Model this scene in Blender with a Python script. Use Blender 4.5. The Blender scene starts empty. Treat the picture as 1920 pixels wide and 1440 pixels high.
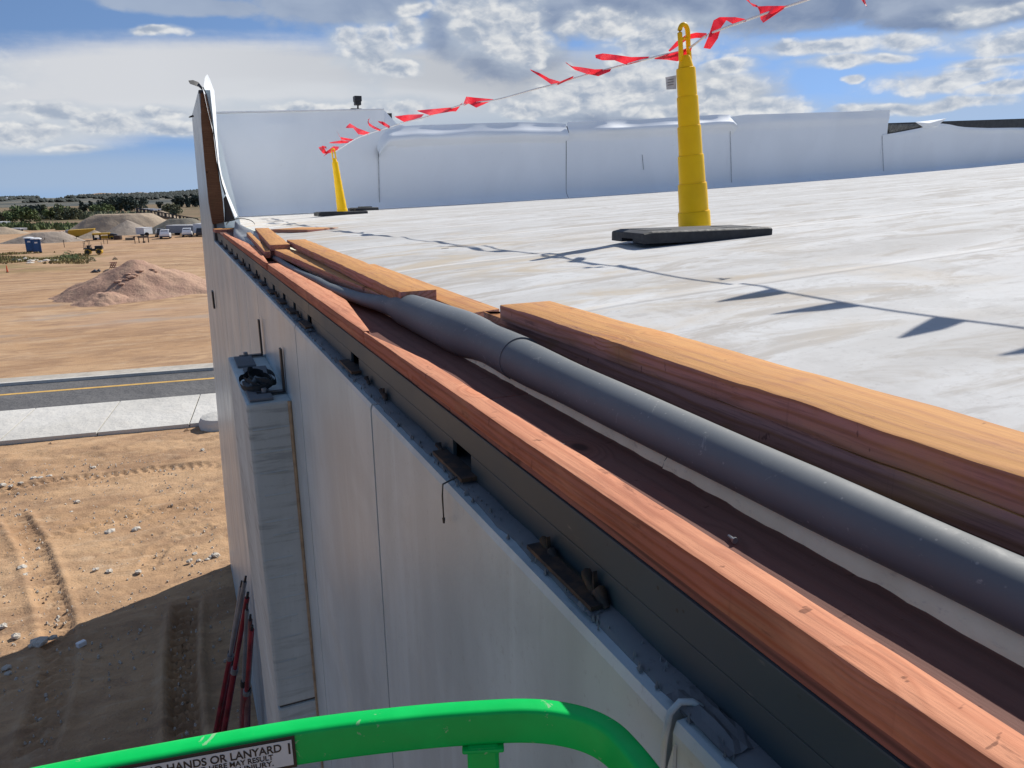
import bpy, bmesh, math, random
import numpy as np
from mathutils import Vector, Matrix, noise as mnoise

R = math.radians
random.seed(7)
rng = np.random.default_rng(7)
SC = bpy.context.scene
COL = SC.collection
EYE = 8.2                       # eye height above the dirt, metres
FPX = 1442.0                    # focal length in photo pixels (1920 wide)

# ------------------------------------------------------------------ camera
def cam_axes(pitch, roll, yaw):
    p, r, y = R(pitch), R(roll), R(yaw)
    f = Vector((math.sin(y)*math.cos(p), math.cos(y)*math.cos(p), -math.sin(p)))
    rt = Vector((math.cos(y), -math.sin(y), 0)); up = rt.cross(f)
    return rt*math.cos(r)-up*math.sin(r), up*math.cos(r)+rt*math.sin(r), f
CR, CU, CF = cam_axes(14.14, 1.0, 23.4)
cam = bpy.data.cameras.new('camera'); cam_o = bpy.data.objects.new('camera', cam); COL.objects.link(cam_o)
cam.sensor_width = 36; cam.lens = 36*FPX/1920; cam.clip_start = 0.02; cam.clip_end = 12000
M = Matrix(((CR.x, CU.x, -CF.x, 0), (CR.y, CU.y, -CF.y, 0), (CR.z, CU.z, -CF.z, EYE), (0, 0, 0, 1)))
cam_o.matrix_world = M
SC.camera = cam_o
SC.render.resolution_x, SC.render.resolution_y = 1024, 768

# ------------------------------------------------------------------ light
SUN_AZ = Vector((0.90, 0.43, 0)).normalized(); SUN_EL = R(42)
sun_dir = SUN_AZ*math.cos(SUN_EL) + Vector((0, 0, math.sin(SUN_EL)))
sl = bpy.data.lights.new('sun', 'SUN'); sl.energy = 4.1; sl.angle = R(0.53); sl.color = (1.0, 0.955, 0.88)
so = bpy.data.objects.new('sun', sl); COL.objects.link(so)
so.rotation_euler = sun_dir.to_track_quat('Z', 'Y').to_euler()
SC.view_settings.view_transform = 'Standard'; SC.view_settings.look = 'None'
SC.view_settings.gamma = 1; SC.view_settings.use_curve_mapping = False
SC.view_settings.exposure = 0.35
SC.render.engine = 'CYCLES'
SC.cycles.max_bounces = 6; SC.cycles.diffuse_bounces = 3; SC.cycles.glossy_bounces = 3
SC.cycles.transmission_bounces = 4; SC.cycles.transparent_max_bounces = 8
SC.cycles.use_denoising = True
SC.cycles.caustics_reflective = False; SC.cycles.caustics_refractive = False

# ------------------------------------------------------------------ pixels of the photograph -> points
def ray(x, y): return CF + CR*((x-960)/FPX) - CU*((y-720)/FPX)
def pz(x, y, z):
    r = ray(x, y); t = (z-EYE)/r.z; return Vector((r.x*t, r.y*t, z))
def pze(x, y, ze): return pz(x, y, EYE+ze)             # height given from the eye
def pY(x, y, Y):
    r = ray(x, y); t = Y/r.y; return Vector((r.x*t, Y, EYE+r.z*t))
def pX(x, y, X):
    r = ray(x, y); t = X/r.x; return Vector((X, r.y*t, EYE+r.z*t))
def gz(x, y): return pz(x, y, 0.0)
def depth(p): return (Vector(p)-Vector((0, 0, EYE))).dot(CF)
def azel(x, y):
    r = ray(x, y).normalized()
    return math.degrees(math.atan2(r.x, r.y)), math.degrees(math.asin(r.z))

# ------------------------------------------------------------------ node helpers
class S:
    """a socket with arithmetic"""
    def __init__(s, nt, sock): s.nt, s.k = nt, sock
    def m(s, op, *a, clamp=False):
        n = s.nt.nodes.new('ShaderNodeMath'); n.operation = op; n.use_clamp = clamp
        for i, v in enumerate((s,)+a):
            if isinstance(v, S): s.nt.links.new(v.k, n.inputs[i])
            else: n.inputs[i].default_value = v
        return S(s.nt, n.outputs[0])
    def __add__(s, o): return s.m('ADD', o)
    __radd__ = __add__
    def __sub__(s, o): return s.m('SUBTRACT', o)
    def __rsub__(s, o): return (s*-1.0)+o
    def __mul__(s, o): return s.m('MULTIPLY', o)
    __rmul__ = __mul__
    def __truediv__(s, o): return s.m('DIVIDE', o)
    def ss(s, a, b):
        n = s.nt.nodes.new('ShaderNodeMapRange'); n.interpolation_type = 'SMOOTHSTEP'
        n.inputs['From Min'].default_value = a; n.inputs['From Max'].default_value = b
        s.nt.links.new(s.k, n.inputs['Value']); return S(s.nt, n.outputs[0])
    def lin(s, a, b, c=0.0, d=1.0):
        n = s.nt.nodes.new('ShaderNodeMapRange')
        for k, v in zip(('From Min', 'From Max', 'To Min', 'To Max'), (a, b, c, d)): n.inputs[k].default_value = v
        s.nt.links.new(s.k, n.inputs['Value']); return S(s.nt, n.outputs[0])

class NT:
    def __init__(s, nt): s.nt = nt
    def n(s, t, **kw):
        n = s.nt.nodes.new(t)
        for k, v in kw.items(): setattr(n, k, v)
        return n
    def put(s, v, sock):
        if isinstance(v, S): s.nt.links.new(v.k, sock)
        elif hasattr(v, 'is_output'): s.nt.links.new(v, sock)
        else:
            if isinstance(v, (tuple, list)) and len(v) == 3 and sock.type == 'RGBA': v = (*v, 1)
            sock.default_value = v
    def obj(s): return s.n('ShaderNodeTexCoord').outputs['Object']
    def pos(s): return s.n('ShaderNodeNewGeometry').outputs['Position']
    def sep(s, v):
        n = s.n('ShaderNodeSeparateXYZ'); s.nt.links.new(v, n.inputs[0]); return [S(s.nt, o) for o in n.outputs]
    def vec(s, x, y, z):
        n = s.n('ShaderNodeCombineXYZ')
        for i, v in enumerate((x, y, z)): s.put(v, n.inputs[i])
        return n.outputs[0]
    def scale(s, v, sc, off=(0, 0, 0)):
        n = s.n('ShaderNodeMapping'); s.nt.links.new(v, n.inputs['Vector'])
        n.inputs['Scale'].default_value = sc if isinstance(sc, tuple) else (sc,)*3
        s.put(off, n.inputs['Location']); return n.outputs[0]
    def noise(s, v, scale=1.0, detail=4, rough=0.55, dist=0.0):
        n = s.n('ShaderNodeTexNoise'); s.nt.links.new(v, n.inputs['Vector'])
        n.inputs['Scale'].default_value = scale; n.inputs['Detail'].default_value = detail
        n.inputs['Roughness'].default_value = rough; n.inputs['Distortion'].default_value = dist
        return S(s.nt, n.outputs['Fac'])
    def voro(s, v, scale=1.0, out='Distance', rand=1.0):
        n = s.n('ShaderNodeTexVoronoi'); s.nt.links.new(v, n.inputs['Vector'])
        n.inputs['Scale'].default_value = scale; n.inputs['Randomness'].default_value = rand
        return S(s.nt, n.outputs[out])
    def mix(s, f, a, b, mode='MIX'):
        n = s.n('ShaderNodeMix'); n.data_type = 'RGBA'; n.blend_type = mode
        s.put(f, n.inputs[0]); s.put(a, n.inputs[6]); s.put(b, n.inputs[7]); return n.outputs[2]
    def rnd(s): return S(s.nt, s.n('ShaderNodeObjectInfo').outputs['Random'])
    def bump(s, h, strength=0.3, dist=0.01):
        n = s.n('ShaderNodeBump'); s.put(h, n.inputs['Height']); n.inputs['Strength'].default_value = strength
        n.inputs['Distance'].default_value = dist; return n.outputs[0]

def new_mat(name):
    m = bpy.data.materials.new(name); m.use_nodes = True
    m.node_tree.nodes.clear()
    t = NT(m.node_tree)
    b = t.n('ShaderNodeBsdfPrincipled'); o = t.n('ShaderNodeOutputMaterial')
    m.node_tree.links.new(b.outputs[0], o.inputs[0])
    return m, t, b
def plain(name, col, rough=0.6, metal=0.0, var=0.12, nscale=6.0, bump=0.0, spec=0.5):
    """paint, plastic or metal with faint mottling and uneven gloss"""
    m, t, b = new_mat(name)
    v = t.obj(); f = t.noise(v, nscale, 5, 0.6)
    dark = tuple(c*(1-var*1.6) for c in col); lite = tuple(min(1, c*(1+var)) for c in col)
    t.put(t.mix(f.lin(0.3, 0.7), dark, lite), b.inputs['Base Color'])
    t.put(t.noise(v, nscale*3, 3).lin(0.3, 0.7, max(0.05, rough-0.08), min(1, rough+0.08)), b.inputs['Roughness'])
    b.inputs['Metallic'].default_value = metal; b.inputs['Specular IOR Level'].default_value = spec
    if bump: t.put(t.bump(t.noise(v, nscale*12, 3), bump, 0.003), b.inputs['Normal'])
    return m

# ------------------------------------------------------------------ world: daylight sky with clouds
W = bpy.data.worlds.new('World'); SC.world = W; W.use_nodes = True
def build_sky():
    nt = W.node_tree; nt.nodes.clear(); t = NT(nt)
    d = t.n('ShaderNodeTexCoord').outputs['Generated']
    x, y, z = t.sep(d)
    zc = z.m('MAXIMUM', 0.0)*0.85+0.20
    sky = t.n('ShaderNodeTexSky', sky_type='NISHITA', sun_disc=False)
    sky.sun_elevation = SUN_EL; sky.sun_rotation = math.atan2(SUN_AZ.x, SUN_AZ.y)
    sky.altitude = 1500; sky.air_density = 1.0; sky.dust_density = 0.15; sky.ozone_density = 3.2
    # at this altitude the clear air stays blue almost down to the skyline: read the model a little higher up
    k = ((1.0-zc*zc)/(1.0-z*z).m('MAXIMUM', 0.0001)).m('SQRT')
    nt.links.new(t.vec(x*k, y*k, zc), sky.inputs[0])
    base = t.mix(z.ss(-0.005, -0.10), sky.outputs[0], (1.6, 1.45, 1.25))
    az = x.m('ARCTAN2', y)*57.2958
    el = z.m('ARCSINE')*57.2958
    # warp the angles a little so that cloud outlines are ragged
    p0 = t.vec(az*0.11, el*0.2, 0.0)
    w1 = t.n('ShaderNodeTexNoise'); nt.links.new(p0, w1.inputs[0]); w1.inputs['Scale'].default_value = 1.6; w1.inputs['Detail'].default_value = 4
    wr = t.sep(w1.outputs['Color'])
    az2 = az + (wr[0]-0.5)*3.2; el2 = el + (wr[1]-0.5)*1.5
    puff = t.vec(az*0.34, el*0.60, 0.0)
    n1 = t.noise(puff, 1.0, 8, 0.52, 0.3)
    n2 = t.noise(t.vec(az*0.34+0.11, el*0.60+0.17, 0.0), 1.0, 5, 0.55, 0.3)
    n3 = t.noise(t.vec(az*0.035, el*0.30, 4.0), 1.0, 6, 0.5, 0.5)
    nf = t.noise(t.vec(az*1.3, el*2.0, 7.0), 1.0, 6, 0.62, 0.4)
    wn = t.n('ShaderNodeTexNoise'); nt.links.new(t.vec(az*0.7, el*1.1, 2.0), wn.inputs[0]); wn.inputs['Scale'].default_value = 1.0; wn.inputs['Detail'].default_value = 4
    wv = t.sep(wn.outputs['Color'])
    def billow(du, dv):
        u = az+(wv[0]-0.5)*2.4+du; v = el+(wv[1]-0.5)*1.5+dv
        a = t.voro(t.vec(u*0.55, v*0.95, 0.0), 1.0); b = t.voro(t.vec(u*1.35, v*2.2, 3.0), 1.0); c = t.voro(t.vec(u*3.1, v*4.8, 5.0), 1.0)
        return 1.0-(a*0.66+b*0.26+c*0.08)
    b1 = billow(0, 0); b2 = billow(0.30, 0.30)
    def blob(px, py, a, b, soft=False):
        u, v = azel(px, py); ku, kv = 25.2/a, 25.2/b
        du = ((az if soft else az2)-u)*ku; dv = ((el if soft else el2)-v)*kv
        return 1.0-(du*du+dv*dv).m('SQRT')
    def union(bl, soft=False):
        r = None
        for q in bl:
            e = blob(*q, soft=soft); r = e if r is None else r.m('MAXIMUM', e)
        return r
    K = 8.7
    def C(r, g, b): return (r*K, g*K, b*K)
    col = base
    hz = az.lin(azel(300, 200)[0], azel(1150, 200)[0])
    # thin high sheet, pale on the left and grey towards the middle
    hi = union([(420, 160, 560, 88), (-250, 190, 520, 80), (820, 175, 520, 95), (1180, 190, 330, 70)], True)
    f_hi = (hi*1.5 + (n3-0.5)*1.0 + (nf-0.5)*0.12).ss(0.05, 0.60)*0.93
    hi_c = t.mix(hz, C(0.62, 0.63, 0.65), C(0.40, 0.42, 0.45))
    hi_c = t.mix(n3.ss(0.45, 0.62)*0.5, hi_c, C(0.66, 0.68, 0.70))
    col = t.mix(f_hi, col, hi_c)
    # pale veil low over the horizon
    f_lo = (union([(150, 330, 900, 60), (1000, 240, 900, 50), (1750, 215, 500, 50), (-700, 330, 700, 70)], True)+(n3-0.5)*0.5).ss(0.0, 0.8)*0.65
    col = t.mix(f_lo, col, C(0.38, 0.46, 0.57))
    # blue-grey flat clouds overhead and the bellies behind the cumulus
    gr = union([(340, 8, 170, 20), (640, 4, 200, 44), (1100, 10, 330, 62), (1540, 2, 420, 50), (1800, 28, 180, 26), (950, 110, 110, 50),
                (1160, 200, 200, 36), (680, 215, 90, 14), (840, 60, 60, 60)], True)
    f_gr = (gr*1.1+(n1-0.5)*1.0+(n3-0.5)*0.8+(nf-0.5)*0.25).ss(-0.02, 0.42)*0.9
    gr_c = t.mix((n1*0.6+n3*0.4).lin(0.40, 0.62), C(0.17, 0.22, 0.33), C(0.33, 0.38, 0.47))
    gr_c = t.mix(hz.m('MINIMUM', 1.0)*-0.8+0.8, gr_c, C(0.36, 0.43, 0.55))
    col = t.mix(f_gr, col, gr_c)
    # cumulus: bright crowns, grey-blue bellies
    cu = union([(690, 95, 62, 62), (640, 66, 30, 26), (965, 60, 80, 66), (900, 48, 60, 56), (1000, 95, 50, 44), (860, 18, 50, 26), (780, 12, 50, 12),
                (1235, 88, 120, 50), (1130, 50, 100, 26), (1090, 175, 120, 40), (1200, 160, 90, 34), (1000, 200, 100, 22), (1340, 170, 110, 40), (1400, 200, 150, 18), (1290, 205, 120, 18),
                (1540, 86, 160, 17), (1690, 76, 62, 17), (1575, 112, 70, 13), (1660, 107, 46, 9), (1375, 120, 60, 16), (1608, 148, 24, 9),
                (1770, 150, 120, 22), (1850, 120, 80, 12), (1180, 120, 70, 40), (760, 60, 40, 30), (740, 130, 60, 22), (1890, 78, 90, 26), (1840, 22, 70, 13), (1900, 168, 70, 14), (1720, 200, 180, 12),
                (80, 210, 75, 20), (205, 232, 110, 27), (40, 252, 90, 22), (330, 240, 90, 18), (300, 212, 80, 12), (290, 57, 52, 7), (140, 282, 46, 8), (590, 200, 150, 16), (750, 208, 80, 22),
                (-250, 120, 220, 50), (2250, 120, 230, 60), (2500, 40, 260, 50)])
    dens = cu*1.2 + (n1-0.5)*1.15 + (b1-0.62)*0.8 + (nf-0.5)*0.15
    # thin milky shreds round them
    f_v = (cu*1.1+(n3-0.5)*1.2+(n1-0.5)*1.1+0.30).ss(0.0, 0.75)*0.62
    col = t.mix(f_v, col, C(0.44, 0.50, 0.58))
    f_cu = dens.ss(-0.04, 0.52)
    lit = (n1-n2)*2.0 + (b1-b2)*1.1 + 0.62 - (dens-0.3)*0.45 + (nf-0.5)*0.2
    cu_c = t.mix(lit.ss(0.0, 1.0), C(0.31, 0.37, 0.47), C(0.76, 0.76, 0.75))
    col = t.mix(f_cu*0.84, col, cu_c)
    # broken cumulus over the unseen dome, cover and tone shaped for the fill light
    far = t.noise(t.scale(d, (2.2, 2.2, 5.0)), 1.6, 7, 0.55)
    f_far = far.ss(0.50, 0.64)*el.ss(15.5, 24.0)
    fc = t.mix(far.lin(0.50, 0.74), C(0.52, 0.55, 0.60), C(0.24, 0.28, 0.35))
    col = t.mix(f_far*0.92, col, fc)
    bg = t.n('ShaderNodeBackground'); bg.inputs['Strength'].default_value = 0.10
    nt.links.new(col, bg.inputs[0])
    o = t.n('ShaderNodeOutputWorld'); nt.links.new(bg.outputs[0], o.inputs[0])
build_sky()
W.cycles.sampling_method = 'MANUAL'; W.cycles.sample_map_resolution = 1024

# ------------------------------------------------------------------ mesh helpers
class MB:
    def __init__(s): s.v, s.f, s.mi = [], [], []
    def add(s, vs, fs, mi=0):
        o = len(s.v); s.v += [tuple(v) for v in vs]; s.f += [tuple(i+o for i in f) for f in fs]; s.mi += [mi]*len(fs); return s
    def hexa(s, p, mi=0):     # 4 bottom + 4 top points, each ring counter-clockwise from above
        return s.add(p, [(3, 2, 1, 0), (4, 5, 6, 7), (0, 1, 5, 4), (1, 2, 6, 5), (2, 3, 7, 6), (3, 0, 4, 7)], mi)
    def box(s, a, b, mi=0):
        (x0, y0, z0), (x1, y1, z1) = a, b
        return s.hexa([(x0, y0, z0), (x1, y0, z0), (x1, y1, z0), (x0, y1, z0), (x0, y0, z1), (x1, y0, z1), (x1, y1, z1), (x0, y1, z1)], mi)
    def obox(s, c, L, Wd, H, ang, mi=0):   # box on its bottom centre, turned about Z
        ca, sa = math.cos(ang), math.sin(ang)
        q = [(-L/2, -Wd/2), (L/2, -Wd/2), (L/2, Wd/2), (-L/2, Wd/2)]
        q = [(c[0]+x*ca-y*sa, c[1]+x*sa+y*ca) for x, y in q]
        return s.hexa([(x, y, c[2]) for x, y in q]+[(x, y, c[2]+H) for x, y in q], mi)
    def tube(s, pts, rad, n=10, cap=True, mi=0, flat=1.0):
        pts = [Vector(p) for p in pts]; rr = rad if isinstance(rad, (list, tuple)) else [rad]*len(pts)
        fl = flat if isinstance(flat, (list, tuple)) else [flat]*len(pts)
        base = len(s.v); k = len(pts)
        for i, p in enumerate(pts):
            d = (pts[min(i+1, k-1)]-pts[max(i-1, 0)]).normalized()
            a = d.cross(Vector((0, 0, 1)));
            if a.length < 1e-4: a = d.cross(Vector((0, 1, 0)))
            a.normalize(); b = a.cross(d)
            for j in range(n):
                th = 2*math.pi*j/n
                s.v.append(tuple(p+a*math.cos(th)*rr[i]+b*math.sin(th)*rr[i]*fl[i]))
        for i in range(k-1):
            for j in range(n):
                s.f.append((base+i*n+j, base+(i+1)*n+j, base+(i+1)*n+(j+1) % n, base+i*n+(j+1) % n)); s.mi.append(mi)
        if cap:
            s.f.append(tuple(base+j for j in range(n))); s.mi.append(mi)
            s.f.append(tuple(base+(k-1)*n+j for j in reversed(range(n)))); s.mi.append(mi)
        return s
    def prism(s, prof, ext, mi=0):   # closed polygon of points swept along a vector
        n = len(prof); e = Vector(ext)
        vs = [Vector(p) for p in prof]; vs = vs+[p+e for p in vs]
        fs = [tuple(range(n)), tuple(range(2*n-1, n-1, -1))]+[(i, i+n, (i+1) % n+n, (i+1) % n) for i in range(n)]
        return s.add(vs, fs, mi)
    def grid(s, rows, mi=0):
        nr, nc = len(rows), len(rows[0])
        return s.add([p for r in rows for p in r], [(i*nc+j, i*nc+j+1, (i+1)*nc+j+1, (i+1)*nc+j) for i in range(nr-1) for j in range(nc-1)], mi)
    def build(s, name, mats, parent=None, loc=None, smooth=False, bevel=0.0, fix=True, autosmooth=None):
        """links ONE mesh object; coordinates given in world space"""
        off = Vector((0, 0, 0)); q = parent
        while q is not None: off += q.location; q = q.parent
        if loc is not None: L = Vector(loc)-off
        else: L = Vector((0, 0, 0))
        tot = off+L
        me = bpy.data.meshes.new(name)
        me.from_pydata([(a-tot.x, b-tot.y, c-tot.z) for a, b, c in s.v], [], s.f)
        mats = mats if isinstance(mats, (list, tuple)) else [mats]
        for m in mats: me.materials.append(m)
        for p, i in zip(me.polygons, s.mi): p.material_index = i
        if fix or bevel:
            bm = bmesh.new(); bm.from_mesh(me)
            if fix: bmesh.ops.recalc_face_normals(bm, faces=bm.faces)
            if bevel:
                es = [e for e in bm.edges if len(e.link_faces) == 2 and e.calc_face_angle() > 0.6]
                bmesh.ops.bevel(bm, geom=es, offset=bevel, segments=2, affect='EDGES', profile=0.6)
            bm.to_mesh(me); bm.free()
        if smooth:
            me.polygons.foreach_set('use_smooth', [True]*len(me.polygons))
            if autosmooth: me.set_sharp_from_angle(angle=R(autosmooth))
        o = bpy.data.objects.new(name, me); COL.objects.link(o)
        if parent: o.parent = parent
        o.location = L
        return o
def thing(name, label, cat, loc=(0, 0, 0), group=None):
    o = bpy.data.objects.new(name, None); COL.objects.link(o); o.location = loc
    o.empty_display_size = 0.1
    tag(o, label, cat, group); return o
def tag(o, label, cat, group=None):
    o['label'] = label; o['category'] = cat
    if group: o['group'] = group
    return o
def struct(o): o['kind'] = 'structure'; return o
def stuff(o): o['kind'] = 'stuff'; return o
def copy_thing(r, loc, rz=0.0, scale=1.0, label=None, group=None):
    c = r.copy(); COL.objects.link(c); c.location = loc; c.rotation_euler = (0, 0, rz); c.scale = (scale,)*3
    for ch in r.children:
        d = ch.copy(); COL.objects.link(d); d.parent = c
        for g in ch.children:
            e = g.copy(); COL.objects.link(e); e.parent = d
    if label: c['label'] = label
    if group: c['group'] = group
    return c
def fbm(x, y, s=1.0, o=4, seed=0.0):
    return mnoise.fractal(Vector((x*s, y*s, seed)), 0.9, 2.1, o)

# vectorised value noise for the ground
def vnoise(x, y, seed):
    xi, yi = np.floor(x).astype(np.int64), np.floor(y).astype(np.int64); xf, yf = x-xi, y-yi
    def h(a, b):
        n = (a*374761393+b*668265263+seed*974711) & 0x7fffffff
        n = (n ^ (n >> 13))*1274126177 & 0x7fffffff
        return ((n ^ (n >> 16)) & 0xffff)/65535.0
    u, v = xf*xf*(3-2*xf), yf*yf*(3-2*yf)
    return (h(xi, yi)*(1-u)+h(xi+1, yi)*u)*(1-v)+(h(xi, yi+1)*(1-u)+h(xi+1, yi+1)*u)*v
def vfbm(x, y, o=4, seed=1):
    r, a = 0, 0.5
    for k in range(o): r = r+a*(vnoise(x*2**k, y*2**k, seed+k)-0.5); a *= 0.55
    return r

# ------------------------------------------------------------------ materials
def mat_dirt():
    m, t, b = new_mat('tan_dirt'); v = t.pos(); x, y, z = t.sep(v)
    big = t.noise(t.scale(v, (0.05, 0.11, 0.1)), 1.0, 6, 0.55, 0.6)
    mid = t.noise(t.scale(v, (0.35, 0.8, 0.5)), 1.0, 6, 0.6, 0.8)
    fine = t.noise(v, 5.0, 6, 0.65)
    c = t.mix(big.ss(0.38, 0.62), (0.435, 0.268, 0.148), (0.495, 0.322, 0.188))
    c = t.mix(mid.ss(0.44, 0.66)*0.7, c, (0.29, 0.178, 0.108))
    md2 = t.noise(t.scale(v, (0.7, 1.9, 1.0), (3, 8, 0)), 1.0, 7, 0.7, 0.8)
    c = t.mix(md2.ss(0.52, 0.64)*0.5, c, (0.27, 0.17, 0.108))
    c = t.mix(md2.lin(0.34, 0.44, 1.0, 0.0)*0.5, c, (0.54, 0.40, 0.27))
    c = t.mix(fine.ss(0.52, 0.75)*0.55, c, (0.52, 0.38, 0.25))
    # graded streaks left by blades and wheels, farther out
    st = t.noise(t.scale(v, (0.16, 0.6, 0.5)), 1.0, 6, 0.65, 0.6)
    c = t.mix(st.ss(0.48, 0.66)*0.6, c, (0.30, 0.18, 0.105))
    s2 = t.noise(t.scale(v, (0.10, 0.36, 0.5), (5, 2, 0)), 1.0, 7, 0.7, 0.5)
    c = t.mix(s2.ss(0.52, 0.64)*y.ss(44, 52)*0.75, c, (0.24, 0.145, 0.09))
    c = t.mix(s2.lin(0.36, 0.46, 1.0, 0.0)*y.ss(44, 52)*0.65, c, (0.53, 0.38, 0.25))
    # pinkish fill and a grey gravelled patch
    pk = t.noise(t.scale(v, 0.03), 1.0, 3)
    c = t.mix(pk.ss(0.5, 0.62)*y.ss(48, 60)*0.6, c, (0.46, 0.30, 0.20))
    gp = t.noise(t.scale(v, (0.08, 0.16, 0.1), (3.0, 0, 0)), 1.0, 4)
    c = t.mix(gp.ss(0.52, 0.66)*y.ss(50, 54)*(1.0-y.ss(66, 74))*0.75, c, (0.36, 0.30, 0.25))
    # dull scrub beyond the works
    sc = t.noise(t.scale(v, (0.012, 0.05, 0.1)), 1.0, 6, 0.6)
    g = t.mix(sc.ss(0.4, 0.6), (0.15, 0.125, 0.07), (0.24, 0.165, 0.105))
    c = t.mix(y.ss(225, 262), c, g)
    # weedy strip near the toilets
    wd = t.noise(t.scale(v, (0.06, 0.12, 0.1), (9, 0, 0)), 1.0, 5, 0.6)
    wm = wd.ss(0.42, 0.6)*y.ss(100, 112)*(1.0-y.ss(134, 146))*(1.0-x.ss(-12, -6))
    c = t.mix(wm*0.75, c, (0.17, 0.155, 0.06))
    t.put(c, b.inputs['Base Color']); b.inputs['Roughness'].default_value = 0.95; b.inputs['Specular IOR Level'].default_value = 0.15
    h = fine*0.5 + t.noise(v, 17, 5, 0.7)*0.4 + t.voro(v, 14).lin(0, 0.5)*0.2
    t.put(t.bump(h, 0.7, 0.05), b.inputs['Normal'])
    return m
DIRT = mat_dirt()
def mat_heap(name, c0, c1, c2, s=1.0):
    m, t, b = new_mat(name); v = t.obj()
    a = t.noise(t.scale(v, (0.6*s, 0.6*s, 0.18*s)), 1.0, 6, 0.6, 0.5); f = t.noise(v, 4*s, 5, 0.7)
    c = t.mix(a.ss(0.38, 0.64), c0, c1); c = t.mix(f.ss(0.5, 0.75)*0.5, c, c2)
    t.put(c, b.inputs['Base Color']); b.inputs['Roughness'].default_value = 0.95; b.inputs['Specular IOR Level'].default_value = 0.1
    t.put(t.bump(f+t.noise(v, 1.3*s, 5, 0.65)*2.0, 0.6, 0.15), b.inputs['Normal'])
    return m
def mat_concrete(name, base, streak=True, rough=0.42, spec=0.5, dirt=0.5, board=False):
    m, t, b = new_mat(name); v = t.pos()
    col = base
    a = t.noise(t.scale(v, (2.2, 2.2, 0.22)), 1.0, 6, 0.6, 0.4) if streak else t.noise(v, 1.2, 6, 0.6, 0.4)
    blot = t.noise(v, 1.1, 5, 0.6, 0.8); f = t.noise(v, 60, 4, 0.7)
    c = t.mix(a.ss(0.36, 0.64), tuple(x*0.85 for x in col), tuple(min(1, x*1.08) for x in col))
    cl = t.noise(v, 2.6, 8, 0.68, 0.6); c = t.mix(cl.ss(0.42, 0.64)*0.45, c, tuple(x*0.74 for x in col))
    if streak:
        a2 = t.noise(t.scale(v, (5, 5, 0.8)), 1.0, 6, 0.7, 1.2)
        c = t.mix(a2.ss(0.50, 0.72)*0.25, c, tuple(x*0.62 for x in col))
    c = t.mix(blot.ss(0.5, 0.72)*dirt, c, (col[0]*0.80, col[1]*0.76, col[2]*0.70))
    c = t.mix((1.0-f.ss(0.30, 0.42))*0.35, c, tuple(x*0.55 for x in col))
    # pale efflorescence runs
    ef = t.noise(t.scale(v, (7.0, 7.0, 0.35)), 1.0, 4, 0.6, 0.6)
    if streak: c = t.mix(ef.ss(0.60, 0.74)*0.22, c, tuple(min(1, x*1.5) for x in col))
    if board:
        bd = t.noise(t.scale(v, (2.5, 2.5, 26)), 1.0, 5, 0.65, 0.3)
        c = t.mix(bd.ss(0.50, 0.66)*blot.ss(0.35, 0.6)*0.8, c, tuple(x*0.5 for x in col))
    t.put(c, b.inputs['Base Color'])
    t.put(blot.lin(0.3, 0.7, rough-0.06, rough+0.1), b.inputs['Roughness'])
    b.inputs['Specular IOR Level'].default_value = spec
    t.put(t.bump(f*0.4+t.noise(v, 9, 5, 0.6)*0.8, 0.10, 0.01), b.inputs['Normal'])
    return m
WALL = mat_concrete('precast_concrete', (0.45, 0.555, 0.595), rough=0.34, spec=0.55)
PILA = mat_concrete('formed_concrete', (0.46, 0.54, 0.55), rough=0.6, board=True)
LEDGE = mat_concrete('broken_grout', (0.15, 0.165, 0.18), False, 0.8, 0.2, 0.9)
SLAB = mat_heap('new_pavement_concrete', (0.52, 0.50, 0.46), (0.60, 0.58, 0.54), (0.56, 0.53, 0.48), 0.25)
KERB = mat_concrete('kerb_concrete', (0.48, 0.44, 0.38), False, 0.8, 0.2, 0.5)

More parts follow.
